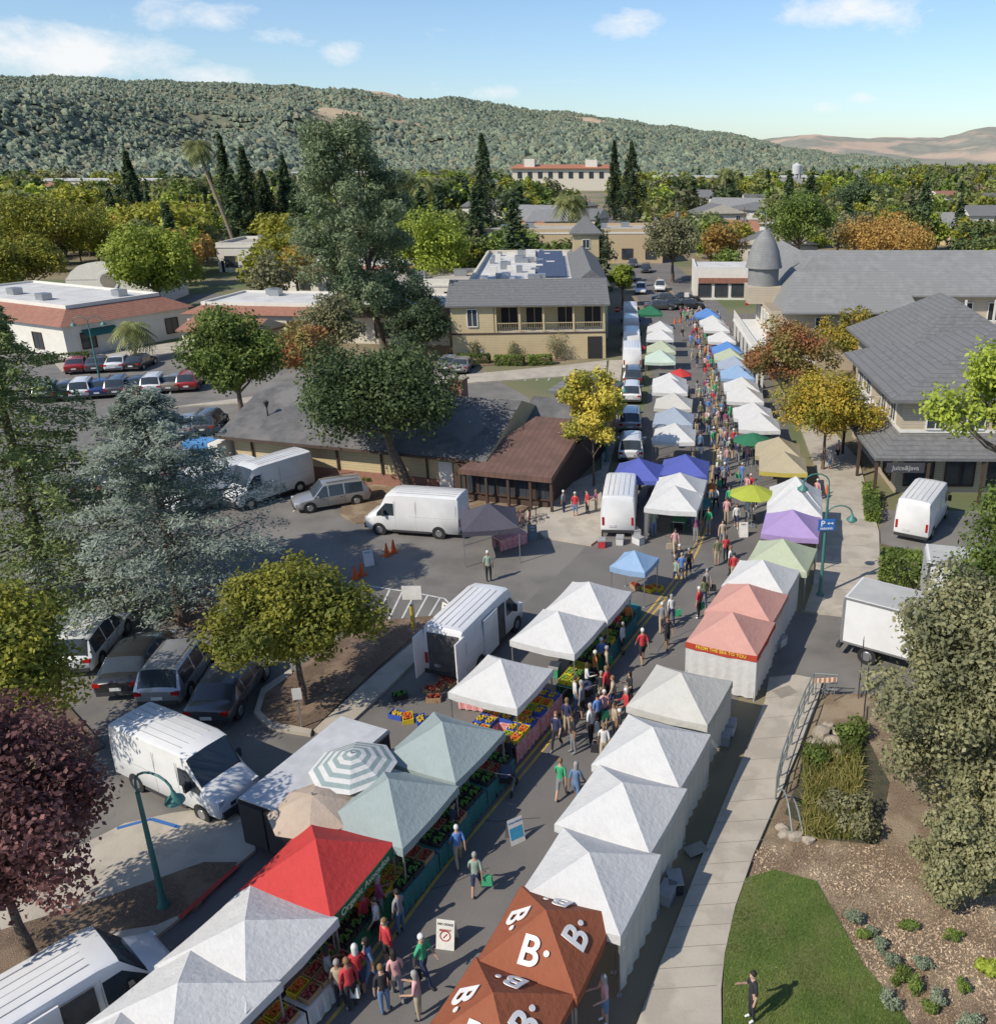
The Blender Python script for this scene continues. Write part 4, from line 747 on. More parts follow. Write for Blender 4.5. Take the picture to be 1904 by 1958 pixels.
for i in range(9):
    u=95+i*34;v=760-i*2.5;car('sedan' if i%2 else 'suv',u,v,u+14,v-16,'car parked in the shaded lot',('silver','black','white','blue','grey','black','white','tan','red')[i],grp=g1)
for i in range(4):u=150+i*40;car('sedan',u,708-i*2,u+8,698,'car parked near the white shops',('red','grey','white','black')[i],grp=g1)
for i in range(5):u=190+i*42;car('suv' if i%2 else 'sedan',u,935-i*9,u+34,900-i*9,'car parked beneath the trees',('black','white','grey','white','silver')[i],grp=g1)
for i in range(4):u=285+i*40;car('suv' if i%2 else 'sedan',u,835-i*5,u+20,815-i*5,'car parked beneath the trees',('white','black','silver','grey')[i],grp=g1)
for u,v,c in((1262,592,'grey'),(1290,590,'black'),(1318,590,'black'),(1275,578,'grey'),(1310,577,'black')):car('sedan',u,v,u+20,v,'dark car crossing beyond the market',c)
for u,v,c in((1225,560,'white'),(1262,555,'white'),(1210,510,'grey'),(1235,520,'black'),(1205,535,'silver')):car('suv',u,v,u-1,v+6,'car on the street beyond the market',c)
for u,v in((860,705),(885,708)):car('sedan',u,v,u+8,v-9,'car beside the yellow building','silver')
def boxtruck(u,v,u2,v2,label):
    g=M().b2(-3.2,-1.2,.85,1.4,1.2,3.05);gc=M().box((2.2,0,1.3),(1.4,2,1.5)).add([(1.5,-1,2.05),(2.5,-.95,2.05),(2.5,.95,2.05),(1.5,1,2.05),(1.5,-.9,2.5),(2.15,-.85,2.5),(2.15,.85,2.5),(1.5,.9,2.5)],[(0,1,5,4),(1,2,6,5),(2,3,7,6),(4,5,6,7)]).box((3.2,0,.95),(.7,1.9,.8))
    P=[('cargo_box',g.mesh('cargo_box',white),None),('cab',gc.mesh('cab',white),None),('roof_panel',M().b2(-3.1,-1.1,3.051,1.3,1.1,3.08).mesh('roof_panel',mat('truck_roof',(.42,.42,.4),(.36,.36,.35),1)),None),('chassis',M().b2(-3.2,-.5,.55,3.2,.5,.85).mesh('chassis',dkpl),None),('rear_bumper',M().b2(-3.4,-1.15,.5,-3.2,1.15,.66).mesh('rear_bumper',dkpl),None),('rear_door',M().b2(-3.26,-1.1,.95,-3.2,1.1,2.95).mesh('rear_door',cm((.4,.4,.39))),None),('window',M().box((2.2,0,1.75),(.8,2.02,.5)).mesh('window',glass),None),('trim',M().b2(-3.2,-1.215,.85,1.4,-1.2,.95).b2(-3.2,-1.215,2.97,1.4,-1.2,3.07).b2(-3.22,-1.215,.95,-3.1,-1.2,2.97).mesh('trim',metal),None)]
    for x in(-2,2.5):
        for s in(-1,1):P.append(('wheel',M().cyl((x,s*.8,.42),(x,s*1.1,.42),.42,.42,18).cyl((x,s*1.1,.42),(x,s*1.12,.42),.24,.2,12,1).mesh('wheel',[black,chrome]),None))
    p=G(u,v);d=G(u2,v2)-p;place('box_truck',P,p,math.atan2(d.y,d.x),label,'truck')
boxtruck(1755,1275,1860,1305,'white box truck with grey roof backed beside the path');boxtruck(1890,1180,1980,1190,'white truck parked in the side lot')
g=M().b2(-2.4,-1.05,.5,2.4,1.05,2.2);P=[('body',g.mesh('body',mat('trailer_black',(.025,.025,.03),rough=.35)),None),('roof_panel',M().b2(-2.38,-1.03,2.2,2.38,1.03,2.25).mesh('roof_panel',mat('trailer_roof',(.5,.51,.52),(.4,.41,.42),1.5)),None),('rear_door',M().b2(-2.46,-1,.6,-2.4,-.04,2.1).mesh('rear_door',dkpl),None),('rear_door',M().b2(-2.46,.04,.6,-2.4,1,2.1).mesh('rear_door',dkpl),None),('trim',M().b2(-2.42,-1.08,.45,2.42,-1.05,.55).b2(-2.42,-1.08,2.1,2.42,-1.05,2.2).b2(-2.42,1.05,2.1,2.42,1.08,2.2).mesh('trim',metal),None),('hitch',M().b2(2.4,-.08,.4,3.4,.08,.52).mesh('hitch',metal),None),('tail_light',M().b2(-2.48,-1.04,.7,-2.46,-1.0,.9).mesh('tail_light',red_l),None)]
for x in(-.4,.4):
    for s in(-1,1):P.append(('wheel',M().cyl((x,s*1.05,.34),(x,s*1.23,.34),.34,.34,18).cyl((x,s*1.23,.34),(x,s*1.25,.34),.2,.18,12,1).mesh('wheel',[black,chrome]),None))
p=G(622,1562);d=cdir(G(700,1500));place('enclosed_trailer',P,p,math.atan2(d.y,d.x),'black enclosed trailer with pale roof behind the parasols','trailer')
# ---------- people
def skin_person(leg,arm,lean=0,fem=False):
    V=[];E=[];RD=[];LB=[]
    def a(p,r,par=None,lb=0):
        V.append(Vector(p));RD.append(r if isinstance(r,tuple) else (r,r));
        if par is not None:E.append((par,len(V)-1));LB.append(lb)
        return len(V)-1
    up=Vector((0,math.sin(lean),math.cos(lean)));k=.92 if fem else 1
    pel=a((0,0,.93),(.155*k,.11));w=a(Vector((0,0,.93))+up*.15,(.13*k,.095),pel,1);ch=a(Vector((0,0,.93))+up*.37,(.165*k,.11),w,1);nb=a(Vector((0,0,.93))+up*.5,(.08,.07),ch,1)
    hu=Vector((0,math.sin(lean*.7),math.cos(lean*.7)));n0=a(V[nb]+hu*.07,.052,nb,0);hd=a(V[n0]+hu*.09+Vector((0,.02,0)),(.073,.085),n0,0);ht=a(V[hd]+hu*.1,(.07,.08),hd,0);a(V[hd]+Vector((0,.1,-.01)),.014,hd,0)
    for s,(t,b),(ua,fa) in((1,leg[0],arm[0]),(-1,leg[1],arm[1])):
        hp=a((s*.085,0,.86),(.092,.1),pel,2);kn=a(V[hp]+Vector((s*.01,math.sin(t)*.4,-math.cos(t)*.4)),.062,hp,2);an=a(V[kn]+Vector((0,math.sin(b)*.38,-math.cos(b)*.38)),.042,kn,3);a(V[an]+Vector((s*.02,.15,-.045)),(.042,.03),an,4);
        sh=a(V[nb]+Vector((s*.16*k,0,0))-up*.06,.06,nb,1);el=a(V[sh]+Vector((s*.06,math.sin(ua)*.27,-math.cos(ua)*.27)),.043,sh,1);d=Vector((s*-.02 if fa>.6 else s*.02,math.sin(fa),-math.cos(fa))).normalized();wr=a(V[el]+d*.24,.03,el,5)
        pm=a(V[wr]+d*.07,(.034,.02),wr,0);q=Vector((0,math.cos(fa),math.sin(fa)))
        for i in range(4):
            f=a(V[pm]+d*.05+q*(.018*(i-1.5)),.009,pm,0);a(V[f]+d*(.035-.004*abs(i-1.5))+Vector((-s*.012,0,0)),.008,f,0)
        f=a(V[wr]+d*.05+q*.04,.010,wr,0);a(V[f]+d*.035+q*.01,.008,f,0)
    mz=min(v.z for v in V)-.03
    for v in V:v.z-=mz
    me=bpy.data.meshes.new('p');me.from_pydata(V,E,[]);o=bpy.data.objects.new('p',me);COL.objects.link(o);md=o.modifiers.new('s','SKIN');md.use_smooth_shade=True
    for i,r in enumerate(RD):me.skin_vertices[0].data[i].radius=r;me.skin_vertices[0].data[i].use_root=(i==0)
    sb=o.modifiers.new('u','SUBSURF');sb.levels=1;dg=bpy.context.evaluated_depsgraph_get();dg.update();out=bpy.data.meshes.new_from_object(o.evaluated_get(dg));bpy.data.objects.remove(o)
    out.materials.clear()
    for m in PM:out.materials.append(m)
    A=np.array([V[e[0]] for e in E]);D=np.array([V[e[1]] for e in E])-A;dd=(D**2).sum(1)
    for p in out.polygons:
        c=np.array(p.center);t=np.clip(((c-A)*D).sum(1)/dd,0,1);q=((A+D*t[:,None]-c)**2).sum(1);p.material_index=LB[int(q.argmin())];p.use_smooth=True
    h=V[hd];g=M();ns=10;vs=[];K=6
    for j in range(K):
        ph=math.pi*.62*j/(K-1)
        for i in range(ns):
            th=2*math.pi*i/ns;ph2=ph*(1-.42*max(0,math.sin(th)));ex=(.18 if fem and j==K-1 and math.sin(th)<.1 else 0)
            vs.append((h.x+.088*math.sin(ph2)*math.cos(th),h.y-.008+.1*math.sin(ph2)*math.sin(th),h.z+.065+.105*math.cos(ph2)-ex))
    g.add(vs,[(j*ns+i,(j+1)*ns+i,(j+1)*ns+(i+1)%ns,j*ns+(i+1)%ns) for j in range(K-1) for i in range(ns)]);hair=g.mesh('hair',mat('hair_base',(.03,.02,.015)),True)
    ez=V[hd].z+.02;ey=V[hd].y+.078;P=[('body',out,None),('hair',hair,None)]
    for s in(-1,1):P.append(('eye',M().box((s*.03,ey,ez),(.018,.012,.012)).mesh('eye',black),None))
    return P
PM=[mat('skin_base',(.42,.25,.17),rough=.6),mat('shirt_base',(.3,.3,.3)),mat('trouser_base',(.05,.05,.06)),mat('shin_base',(.05,.05,.06)),mat('shoe_base',(.06,.05,.05)),mat('forearm_base',(.42,.25,.17))]
PP=[skin_person([(.05,0),(-.05,-.08)],[(.05,.2),(-.05,.1)]),skin_person([(.45,.2),(-.2,-.55)],[(-.35,-.1),(.35,.6)]),skin_person([(-.15,-.5),(.38,.22)],[(.3,.6),(-.3,0)],.05,True),skin_person([(.03,0),(0,-.05)],[(.3,1.7),(.1,1.4)],.03,True),skin_person([(.1,-.1),(0,-.1)],[(.9,1.3),(.8,1.2)],1.0),skin_person([(0,0),(.05,-.1)],[(.2,1.9),(0,.2)],.02)]
SK=[mat('skin_%d'%i,c,rough=.6) for i,c in enumerate(((.5,.31,.22),(.42,.25,.17),(.3,.17,.1),(.16,.09,.06)))]
def cloth(c):return mat('cloth_%d_%d_%d'%(c[0]*100,c[1]*100,c[2]*100),c,rough=.9)
CN={'white':(.62,.62,.6),'red':(.5,.04,.05),'black':(.022,.022,.028),'grey':(.25,.25,.26),'denim':(.12,.2,.34),'green':(.05,.35,.17),'navy':(.03,.04,.1),'sage':(.27,.35,.28),'pink':(.6,.33,.33),'tan':(.42,.34,.24),'olive':(.14,.15,.08),'orange':(.6,.2,.05),'blue':(.1,.22,.52),'plum':(.25,.06,.14)}
HR=[mat('hair_%d'%i,c) for i,c in enumerate(((.02,.015,.012),(.07,.04,.02),(.2,.12,.05),(.3,.29,.27)))]
bagp=[('bag_body',M().box((0,0,.17),(.34,.14,.34),0,0,.85).mesh('bag_body',mat('bag_base',(.5,.42,.3))),None),('handle',M().tube([(-.1,0,.33),(-.08,0,.5),(.08,0,.5),(.1,0,.33)],.01,5).mesh('handle',mat('bag_handle',(.3,.25,.18))),None)]
def person(u,v,shirt=None,pants=None,pose=None,face=None,extra='',z=0.012,loc=None,nobag=False):
    p=loc or G(u,v,z);shirt=shirt or random.choice(list(CN));pants=pants or random.choice(['black','denim','navy','tan','grey','denim']);k=random.choice((0,1,2,3,1,2,5)) if pose is None else pose
    sk=random.choice(SK[:3]) if not nobag else SK[0];shorts=R()<.35 and not nobag;long=R()<.25 and not nobag
    ov={'skin_base':sk,'shirt_base':cloth(CN[shirt]),'trouser_base':cloth(CN[pants]),'shin_base':sk if shorts else cloth(CN[pants]),'forearm_base':cloth(CN[shirt]) if long else sk,'hair_base':HR[0] if nobag else random.choice(HR+[cloth(CN['white'])]),'shoe_base':cloth(CN[random.choice(('white','black','grey'))])}
    d=cdir(p);a=math.atan2(d.y,d.x)-math.pi/2+(0 if R()<.5 else math.pi)+U(-.6,.6) if face is None else face;s=U(.9,1.04)
    if R()<.18 and p.y<60 and not nobag:
        q=Vector((p.x,p.y,0))+Vector((math.cos(a),math.sin(a),0))*.33;place('tote_bag',bagp,(q.x,q.y,.38),a,'shopping bag hanging beside a walking visitor','bag','shopping bags',1,{'bag_base':cloth(CN[random.choice(('white','tan','green','black'))])})
    return place('person',PP[k],(p.x,p.y,z),a,'person in %s top and %s %s %s'%(shirt,pants,'shorts' if shorts else 'trousers',extra or {0:'standing on the street',1:'walking along the street',2:'walking along the street',3:'with hands held forward',4:'bending over',5:'with one hand raised'}[k]),'person','market visitors',s,ov)
for a in((912,1710,'sage','navy',1,0),(878,1655,'blue','tan',1,.4),(1073,1528,'green','grey',1,-.3),(1102,1538,'denim','denim',2,-.4),(703,1790,'red','black',0,1.2),(730,1765,'plum','grey',3,-1),(768,1785,'grey','denim',5,1),(713,1885,'denim','denim',2,2),(738,1938,'black','denim',0,.5),(762,1912,'pink','grey',2,.4),(803,1948,'pink','tan',3,1.5),(813,1880,'green','navy',1,-2),(745,1848,'red','black',0,2.4),(635,1905,'grey','black',3,-1),(655,1925,'tan','black',0,0),(1157,1955,'pink','denim',3,2),(1228,1268,'red','black',1,.3),(1275,1238,'black','black',1,-2.9),(1283,1192,'white','navy',2,.2),(1335,1182,'red','black',0,1),(1350,1142,'grey','tan',1,0),(1155,1455,'white','tan',1,3),(1096,1440,'black','grey',0,2),(1065,1432,'navy','black',1,2.8),(1130,1422,'white','black',0,1),(1205,1350,'black','black',3,2),(1175,1412,'tan','black',0,2),(1156,1385,'pink','navy',2,3),(1198,1385,'red','black',3,2),(1160,1300,'tan','denim',0,-1.5),(1138,1310,'orange','black',0,-1.2),(1122,1330,'white','black',3,-1.4),(1150,1282,'blue','black',1,0),(1185,1425,'black','black',0,1.8),(1298,1095,'black','black',1,3),(1316,1102,'black','navy',1,3),(1380,1045,'tan','grey',2,3),(1370,1082,'olive','tan',0,0),(1395,1100,'white','black',0,1),(935,1112,'sage','black',0,0),(1078,982,'grey','navy',0,1),(1100,990,'red','denim',0,3),(1123,985,'red','black',0,2),(1140,980,'plum','tan',3,2),(975,1478,'black','black',3,-.2),(1113,1375,'grey','black',0,1.2),(1085,1405,'navy','tan',0,-.5),(548,1945,'white','black',4,1.2),(1265,1208,'grey','tan',1,0),(1190,1250,'white','black',0,-2),(1345,1160,'olive','navy',2,.1),(1160,1345,'red','black',0,1),(1172,1360,'tan','navy',1,1.6),(1143,1395,'blue','black',0,.6),(1100,1360,'white','denim',0,-1.3),(725,1800,'white','black',1,2),(690,1905,'red','navy',3,.3)):
    person(*a)
person(1436,1950,'black','black',5,1.9,'with phone on path',.14,nobag=True)
person(870,1610,'navy','black',0,-1.6);person(675,1930,'red','black',0,.6)
for i in range(205):
    Y=42+84*R()**.8;c=cat_at(Y);d=cdir(c);lat=max(-2.7,min(2.9,random.gauss(.3,1.5)));person(0,0,loc=c+Vector((d.y,-d.x,0))*lat)
for u,v in((1150,1345),(1180,1225),(1200,1210),(1290,1060),(1095,1285),(1560,960),(1600,880),(1585,900)):person(u,v)
# ---------- stalls
def table_parts(cloth):
    g=M().b2(-.9,-.4,.72,.9,.4,.76);k=[]
    for x in(-.8,.8):
        for y in(-.32,.32):k.append(('leg',M().cyl((x,y,0),(x,y,.72),.018,n=5).mesh('leg',metal),None))
    c=M();n=20
    for s in(-1,1):
        vs=[]
        for j in(0,1):
            for i in range(n+1):vs.append((-.92+1.84*i/n,s*(.42+.03*math.sin(i*1.9)*j),.765-j*.7))
        c.add(vs,[(i,i+1,i+n+2,i+n+1) for i in range(n)])
    c.b2(-.92,-.42,.762,.92,.42,.768)
    return [('table_top',g.mesh('table_top',wtrim),None),('tablecloth',c.mesh('tablecloth',cloth),None)]+k
def crate_parts(cm_,pm,seed):
    rg=random.Random(seed);g=M().b2(-.25,-.17,0,.25,.17,.02).b2(-.25,-.17,.02,-.23,.17,.18).b2(.23,-.17,.02,.25,.17,.18).b2(-.23,-.17,.02,.23,-.15,.18).b2(-.23,.15,.02,.23,.17,.18);f=M()
    for i in range(30):
        x=rg.uniform(-.2,.2);y=rg.uniform(-.12,.12);zz=.12+rg.uniform(0,.09);r=.04;f.rev([(.001,r),(r*.7,r*.7),(r,0),(r*.7,-r*.7)],6,(x,y,zz))
    return [('crate_box',g.mesh('crate_box',cm_),None),('produce',f.mesh('produce',pm,True),None)]
chk=mat('red_check_cloth',(.6,.1,.1),(.65,.5,.5),18,.9);TB=[table_parts(FB['teal']),table_parts(chk),table_parts(FB['green']),table_parts(FB['white'])];TBn=['teal','red checked','green','white']
CR=[crate_parts(a,b,i) for i,(a,b) in enumerate(((cm((.6,.45,.02)),cm((.55,.12,.02))),(cm((.03,.08,.4)),cm((.5,.35,.03))),(cm((.03,.03,.03)),cm((.08,.2,.03))),(cm((.35,.24,.13)),cm((.3,.05,.03))),(cm((.6,.45,.02)),cm((.2,.3,.03)))))]
CRn=['yellow crate of oranges','blue crate of yellow fruit','black crate of greens','wooden crate of red produce','yellow crate of green produce']
def stall(u,v,ti,dz=3.1,cr=(0,1,4),fr=1.2,n=2):
    p=G(u,v,dz);d=cdir(p);nn=Vector((d.y,-d.x,0));a=math.atan2(d.y,d.x)
    for j in range(n):
        q=p+nn*fr+d*((j-(n-1)/2)*1.9);place('market_table',TB[ti],(q.x,q.y,.01),a,'table with %s cloth under a market tent'%TBn[ti],'table','stall tables')
        for i in range(3):
            for s in(-1,1):
                k=random.choice(cr);w=q+d*((i-1)*.56)+nn*s*.2;place('produce_crate',CR[k],(w.x,w.y,.785),a,CRn[k]+' on a stall table','crate','produce crates')
stall(742,1489,0,cr=(2,2,3));stall(845,1380,0,cr=(2,2,3));stall(957,1260,1,cr=(0,1,4));stall(957,1260,1,cr=(0,1),fr=-.2);stall(1066,1168,2,cr=(2,4));stall(1126,1112,0,cr=(2,2,4));stall(603,1604,2,cr=(2,4));stall(468,1760,3,cr=(0,3))
p=G(975,1405);a=-.25;place('market_table',TB[1],(p.x,p.y,.01),a,'table with red checked cloth holding yellow crates','table')
for i in range(3):
    for s in(-1,1):w=p+Vector((math.cos(a),math.sin(a),0))*((i-1)*.56)+Vector((-math.sin(a),math.cos(a),0))*s*.2;k=(0,1,0)[i];place('produce_crate',CR[k],(w.x,w.y,.785),a,CRn[k]+' on a checked cloth','crate','produce crates')
for u,v,k in((760,1372,1),(780,1378,0),(806,1382,1),(830,1340,3),(840,1318,3),(850,1300,3),(825,1325,3),(860,1310,3),(765,1335,2),(1240,1130,0),(1255,1128,0),(1215,1125,3),(905,1415,1),(995,1425,1)):place('produce_crate',CR[k],(*G(u,v).xy,.012),R()*3,CRn[k]+' standing on the asphalt','crate','produce crates',1.2)
for u,v,ti in((1250,940,3),(1320,940,0),(1345,985,0),(1500,990,2),(1290,830,3),(1430,870,2),(1300,1010,2),(1330,960,0),(1480,905,2)):
    p=G(u,v);d=cdir(p);place('market_table',TB[ti],(p.x,p.y,.01),math.atan2(d.y,d.x),'table with %s cloth beside the walkway'%TBn[ti],'table','stall tables')
place('market_table',TB[1],(*G(975,1045).xy,.01),.7,'table with red banner under dark tent','table');place('market_table',TB[0],(*G(1190,1195).xy,.01),.9,'table with teal cloth and greens','table')
place('market_table',TB[1],(*G(925,1352).xy,.01),-.2,'table with red checked cloth under white tent','table')
binp=[('bin',M().box((0,0,.2),(.6,.4,.4),0,0,1.06).mesh('bin',mat('bin_base',(.5,.5,.5))),None),('lid',M().box((0,0,.43),(.66,.45,.05)).mesh('lid',mat('bin_lid',(.3,.3,.3))),None)]
for u,v,c in((1478,1245,'grey'),(1490,1235,'white'),(1395,1400,'white'),(1290,1700,'black'),(1275,1720,'grey'),(1185,1040,'white'),(1215,1025,'white'),(1220,1040,'white'),(880,1340,'grey'),(1150,1045,'red'),(1385,1420,'grey'),(1060,1290,'green')):place('storage_bin',binp,(*G(u,v).xy,.02),R()*3,'plastic %s storage bin beside the stalls'%c,'bin','storage bins',1,{'bin_base':cloth(CN[c])})
for u,v in((432,885),(392,878)):place('dumpster',[('container',M().box((0,0,.75),(2.2,1.4,1.3),0,0,1.05).mesh('container',mat('blue_steel',(.05,.18,.4))),None),('lid',M().box((0,0,1.44),(2.3,1.5,.08)).mesh('lid',mat('blue_lid',(.08,.25,.5))),None)],(*G(u,v).xy,.01),-.2,'blue steel dumpster beside the restaurant wall','dumpster')
# ---------- street furniture
grn=mat('green_post',(.05,.17,.15),rough=.5)
def lamp(u,v,vt,sides,rz,label,m=grn,arm=1.3):
    p=G(u,v);H=ZT(p.y,vt);P=[('post',M().rev([(.2,0),(.2,.15),(.12,.3),(.09,.6),(.075,H*.5),(.06,H-.8)],10).mesh('post',m,True),None)]
    for s,hh in sides:
        top=H+hh;pts=[(0,0,top-1.3)]+[(s*arm*(1-math.cos(t))/2,0,top-.5+.5*math.sin(t)) for t in [math.pi*i/8 for i in range(9)]];P.append(('arm',M().tube(pts,.035,7).mesh('arm',m,True),None));x=s*arm
        P.append(('lamp_shade',M().rev([(.04,top-.45),(.1,top-.6),(.25,top-.72),(.27,top-.8)],14,(x,0,0)).mesh('lamp_shade',m,True),None));P.append(('bulb',M().rev([(.2,top-.8),(.17,top-.9),(.02,top-.98)],12,(x,0,0)).mesh('bulb',mat('frosted_glass',(.6,.6,.55),rough=.3),True),None))
    return place('street_lamp',P,p,rz,label,'street lamp')
lamp(315,1738,1470,[(1,0)],-.3,'green gooseneck street lamp in the mulch bed');lamp(1567,1142,905,[(-1,0),(1,-1.7)],.1,'green street lamp with two curved arms beside the stalls')
lamp(195,745,605,[(-1,0),(1,0)],.2,'green double arm lamp in the parking lot');lamp(1160,885,728,[(1,0)],.1,'green gooseneck street lamp on the pavement')
p=G(526,890);H=ZT(p.y,765);place('street_lamp',[('post',M().rev([(.15,0),(.15,.2),(.06,.4),(.05,H-.5)],8).mesh('post',black,True),None),('lantern',M().rev([(.08,H-.5),(.2,H-.15),(.22,H-.1),(.03,H)],8).mesh('lantern',dkpl),None)],p,0,'black lantern post in front of the restaurant','street lamp')
bl=mat('sign_blue',(.02,.14,.45));p=G(1567,1142);zc=4.05
place('parking_sign',[('panel',M().box((0,-.12,zc),(.85,.03,.6)).mesh('panel',bl),None),('lettering',text('P',.42,frame((-.2,-.14,zc+.06),(1,0,0),(0,0,1)),FBw),None),('arrow',M().add([(.02,-.14,zc+.08),(.12,-.14,zc+.16),(.12,-.14,zc+.1),(.26,-.14,zc+.1),(.26,-.14,zc+.16),(.36,-.14,zc+.08),(.26,-.14,zc),(.26,-.14,zc+.06),(.12,-.14,zc+.06),(.12,-.14,zc)],[tuple(range(9,-1,-1))]).mesh('arrow',FBw),None),('lettering',text('PARKING',.15,frame((0,-.14,zc-.2),(1,0,0),(0,0,1)),FBw),None),('bracket',M().box((0,-.05,zc),(.1,.12,.4)).mesh('bracket',metal),None)],p,.1,'blue and white parking sign on lamp post','sign')
def postsign(u,v,h,w,hh,m,label,rz=0):
    place('sign_post',[('post',M().cyl((0,0,0),(0,0,h),.035,n=6).mesh('post',metal),None),('panel',M().box((0,-.045,h-hh/2),(w,.02,hh)).mesh('panel',m),None)],G(u,v),rz,label,'sign')
postsign(578,1395,1.9,.35,.5,wtrim,'small white sign on a post in the mulch',rz=.2);postsign(795,1215,2.6,.9,.7,wtrim,'white rectangular signs facing away on a post')
place('bollard',[('post',M().cyl((0,0,0),(0,0,1.3),.07,n=10).mesh('post',mat('yellow_bollard',(.6,.42,.03))),None),('cap',M().cyl((0,0,1.3),(0,0,1.34),.072,n=10).mesh('cap',black),None)],G(790,1205),0,'yellow bollard at the lot edge','bollard')
def stop(u,v):place('stop_sign',[('post',M().cyl((0,0,0),(0,0,2.6),.04,n=6).mesh('post',metal),None),('panel',M().cyl((0,-.05,2.3),(0,-.07,2.3),.4,.4,8).mesh('panel',red_l),None),('lettering',text('STOP',.26,frame((0,-.075,2.3),(1,0,0),(0,0,1)),FBw),None)],G(u,v),0,'red octagonal stop sign on post','sign')
stop(1180,625);stop(1427,610);postsign(1312,590,2.4,.7,.7,wtrim,'white street closure sign on post')
def aframe(u,v,rz,lines_,label,c=wtrim,band=None):
    g=M().add([(-.35,-.3,0),(.35,-.3,0),(.35,0,1.15),(-.35,0,1.15)],[(0,1,2,3)]).add([(-.35,.3,0),(.35,.3,0),(.35,.012,1.15),(-.35,.012,1.15)],[(3,2,1,0)]);P=[('board',g.mesh('board',c),None)]
    upv=Vector((0,.3,1.15)).normalized()
    if band:P.append(('picture',M().add([(-.3,-.3+.3*.2-.006,.23),(.3,-.3+.3*.2-.006,.23),(.3,-.3+.3*.65-.006,.75),(-.3,-.3+.3*.65-.006,.75)],[(0,1,2,3)]).mesh('picture',band),None))
    for i,(t,sz,m) in enumerate(lines_):
        q=.85-i*.2;P.append(('lettering',text(t,sz,frame((0,-.3+.3*q-.012,1.15*q),(1,0,0),upv),m,.002),None))
    place('sandwich_board',P,(*G(u,v).xy,.012),rz,label,'sign',None,.76)
aframe(985,1606,.6,[('COLD DRINKS',.1,bl)],'white sandwich board with blue picture on street',band=mat('poster_blue',(.05,.3,.5)));aframe(856,1805,-.15,[('NO DOGS',.13,black),('MARKET',.12,red_l),('⊘',.3,red_l)],'white sandwich board with red lettering on street')
aframe(705,1080,.5,[('MARKET',.13,bl)],'white sandwich board at the lot entrance');aframe(855,1185,-.7,[('DOG',.15,black),('FRIENDLY',.12,black)],'white notice board beside the van');aframe(1420,1025,.1,[('OPEN',.15,black)],'white sandwich board near the parasol');aframe(1018,1030,.2,[('FREE',.15,FBw),('BIKE',.15,FBw)],'grey board near bicycles',c=cm((.15,.2,.22)))
cone=[('cone_body',M().rev([(.15,.03),(.03,.7),(.0,.71)],12).mesh('cone_body',mat('cone_orange',(.65,.12,.02)),True),None),('base',M().box((0,0,.015),(.4,.4,.03)).mesh('base',mat('cone_base',(.5,.1,.02))),None)]
for u,v in((680,1107),(692,1100),(740,1063),(753,1056),(1290,618),(1300,616),(1580,948)):place('traffic_cone',cone,(*G(u,v).xy,.012),R(),'orange traffic cone on asphalt','cone','traffic cones',1.1)
galv=mat('galvanised',(.3,.33,.32),rough=.5,metal=.5);g=M();pts=[G(*q) for q in((1482,1535),(1492,1490),(1512,1430),(1535,1370),(1552,1335),(1598,1338))]
for zz in(.35,.65,1.05):g.tube([(p.x,p.y,.13+zz) for p in pts],.025,6)
for i in range(len(pts)-1):
    for q in(0,.5):p=pts[i].lerp(pts[i+1],q);g.cyl((p.x,p.y,.08),(p.x,p.y,1.18),.03,n=6)
obj('guard_rail',g.mesh('guard_rail',galv),None,'curved grey steel railing beside the creek path','railing')
p0=G(1484,1540);p1=G(1515,1605)
for k in(0,.35):
    g=M();d=(p1-p0);pts=[p0+d*(i/8) for i in range(9)];g.tube([(q.x+k,q.y,.1+(1.0-k)*math.sin(math.pi*(.15+.85*i/8))) for i,q in enumerate(pts)],.03,6);obj('rail_hoop',g.mesh('rail_hoop',galv),None,'curved steel hoop rail ending the railing','railing')
sb=mat('barricade_orange',(.65,.2,.03),(.6,.18,.03),3,.6,stripe=(0,5,.5,(.7,.7,.68)))
place('barricade',[('board',M().box((0,0,1.),(.9,.03,.2)).mesh('board',sb),None)]+[('leg',M().cyl((x,0,0),(x,0,1.1),.02).mesh('leg',metal),None) for x in(-.4,.4)],(*G(1575,1345).xy,.1),.1,'orange and white striped barricade','barricade')
for u,v,h in((1640,1340,2.4),(1650,1385,2.4),(1710,1150,1.7),(1730,1110,1.5)):
    g=M()
    for i in range(8):g.cyl((i*.14,0,0),(i*.14,0,h),.015,n=4)
    g.b2(0,-.02,.2,.98,.02,.24).b2(0,-.02,h-.2,.98,.02,h-.16);obj('metal_gate',g.mesh('metal_gate',black),None,'black iron fence panel near the truck lot','fence',loc=(*G(u,v).xy,.08),rz=1.3)
for u,v,vt in((1290,500,378),(1250,470,392),(740,430,352),(345,470,375),(1420,470,395)):
    p=G(u,v);H=ZT(p.y,vt);place('utility_pole',[('pole',M().cyl((0,0,0),(0,0,H),.2,.13).mesh('pole',bark),None),('crossarm',M().box((0,0,H-.8),(3,.12,.14)).mesh('crossarm',bark),None),('crossarm',M().box((0,0,H-2),(2.6,.12,.14)).mesh('crossarm',bark),None),('transformer',M().cyl((.4,-.2,H-4),(.4,-.2,H-2.8),.3).mesh('transformer',metal),None)],p,.2,'wooden utility pole with crossarms','utility pole')
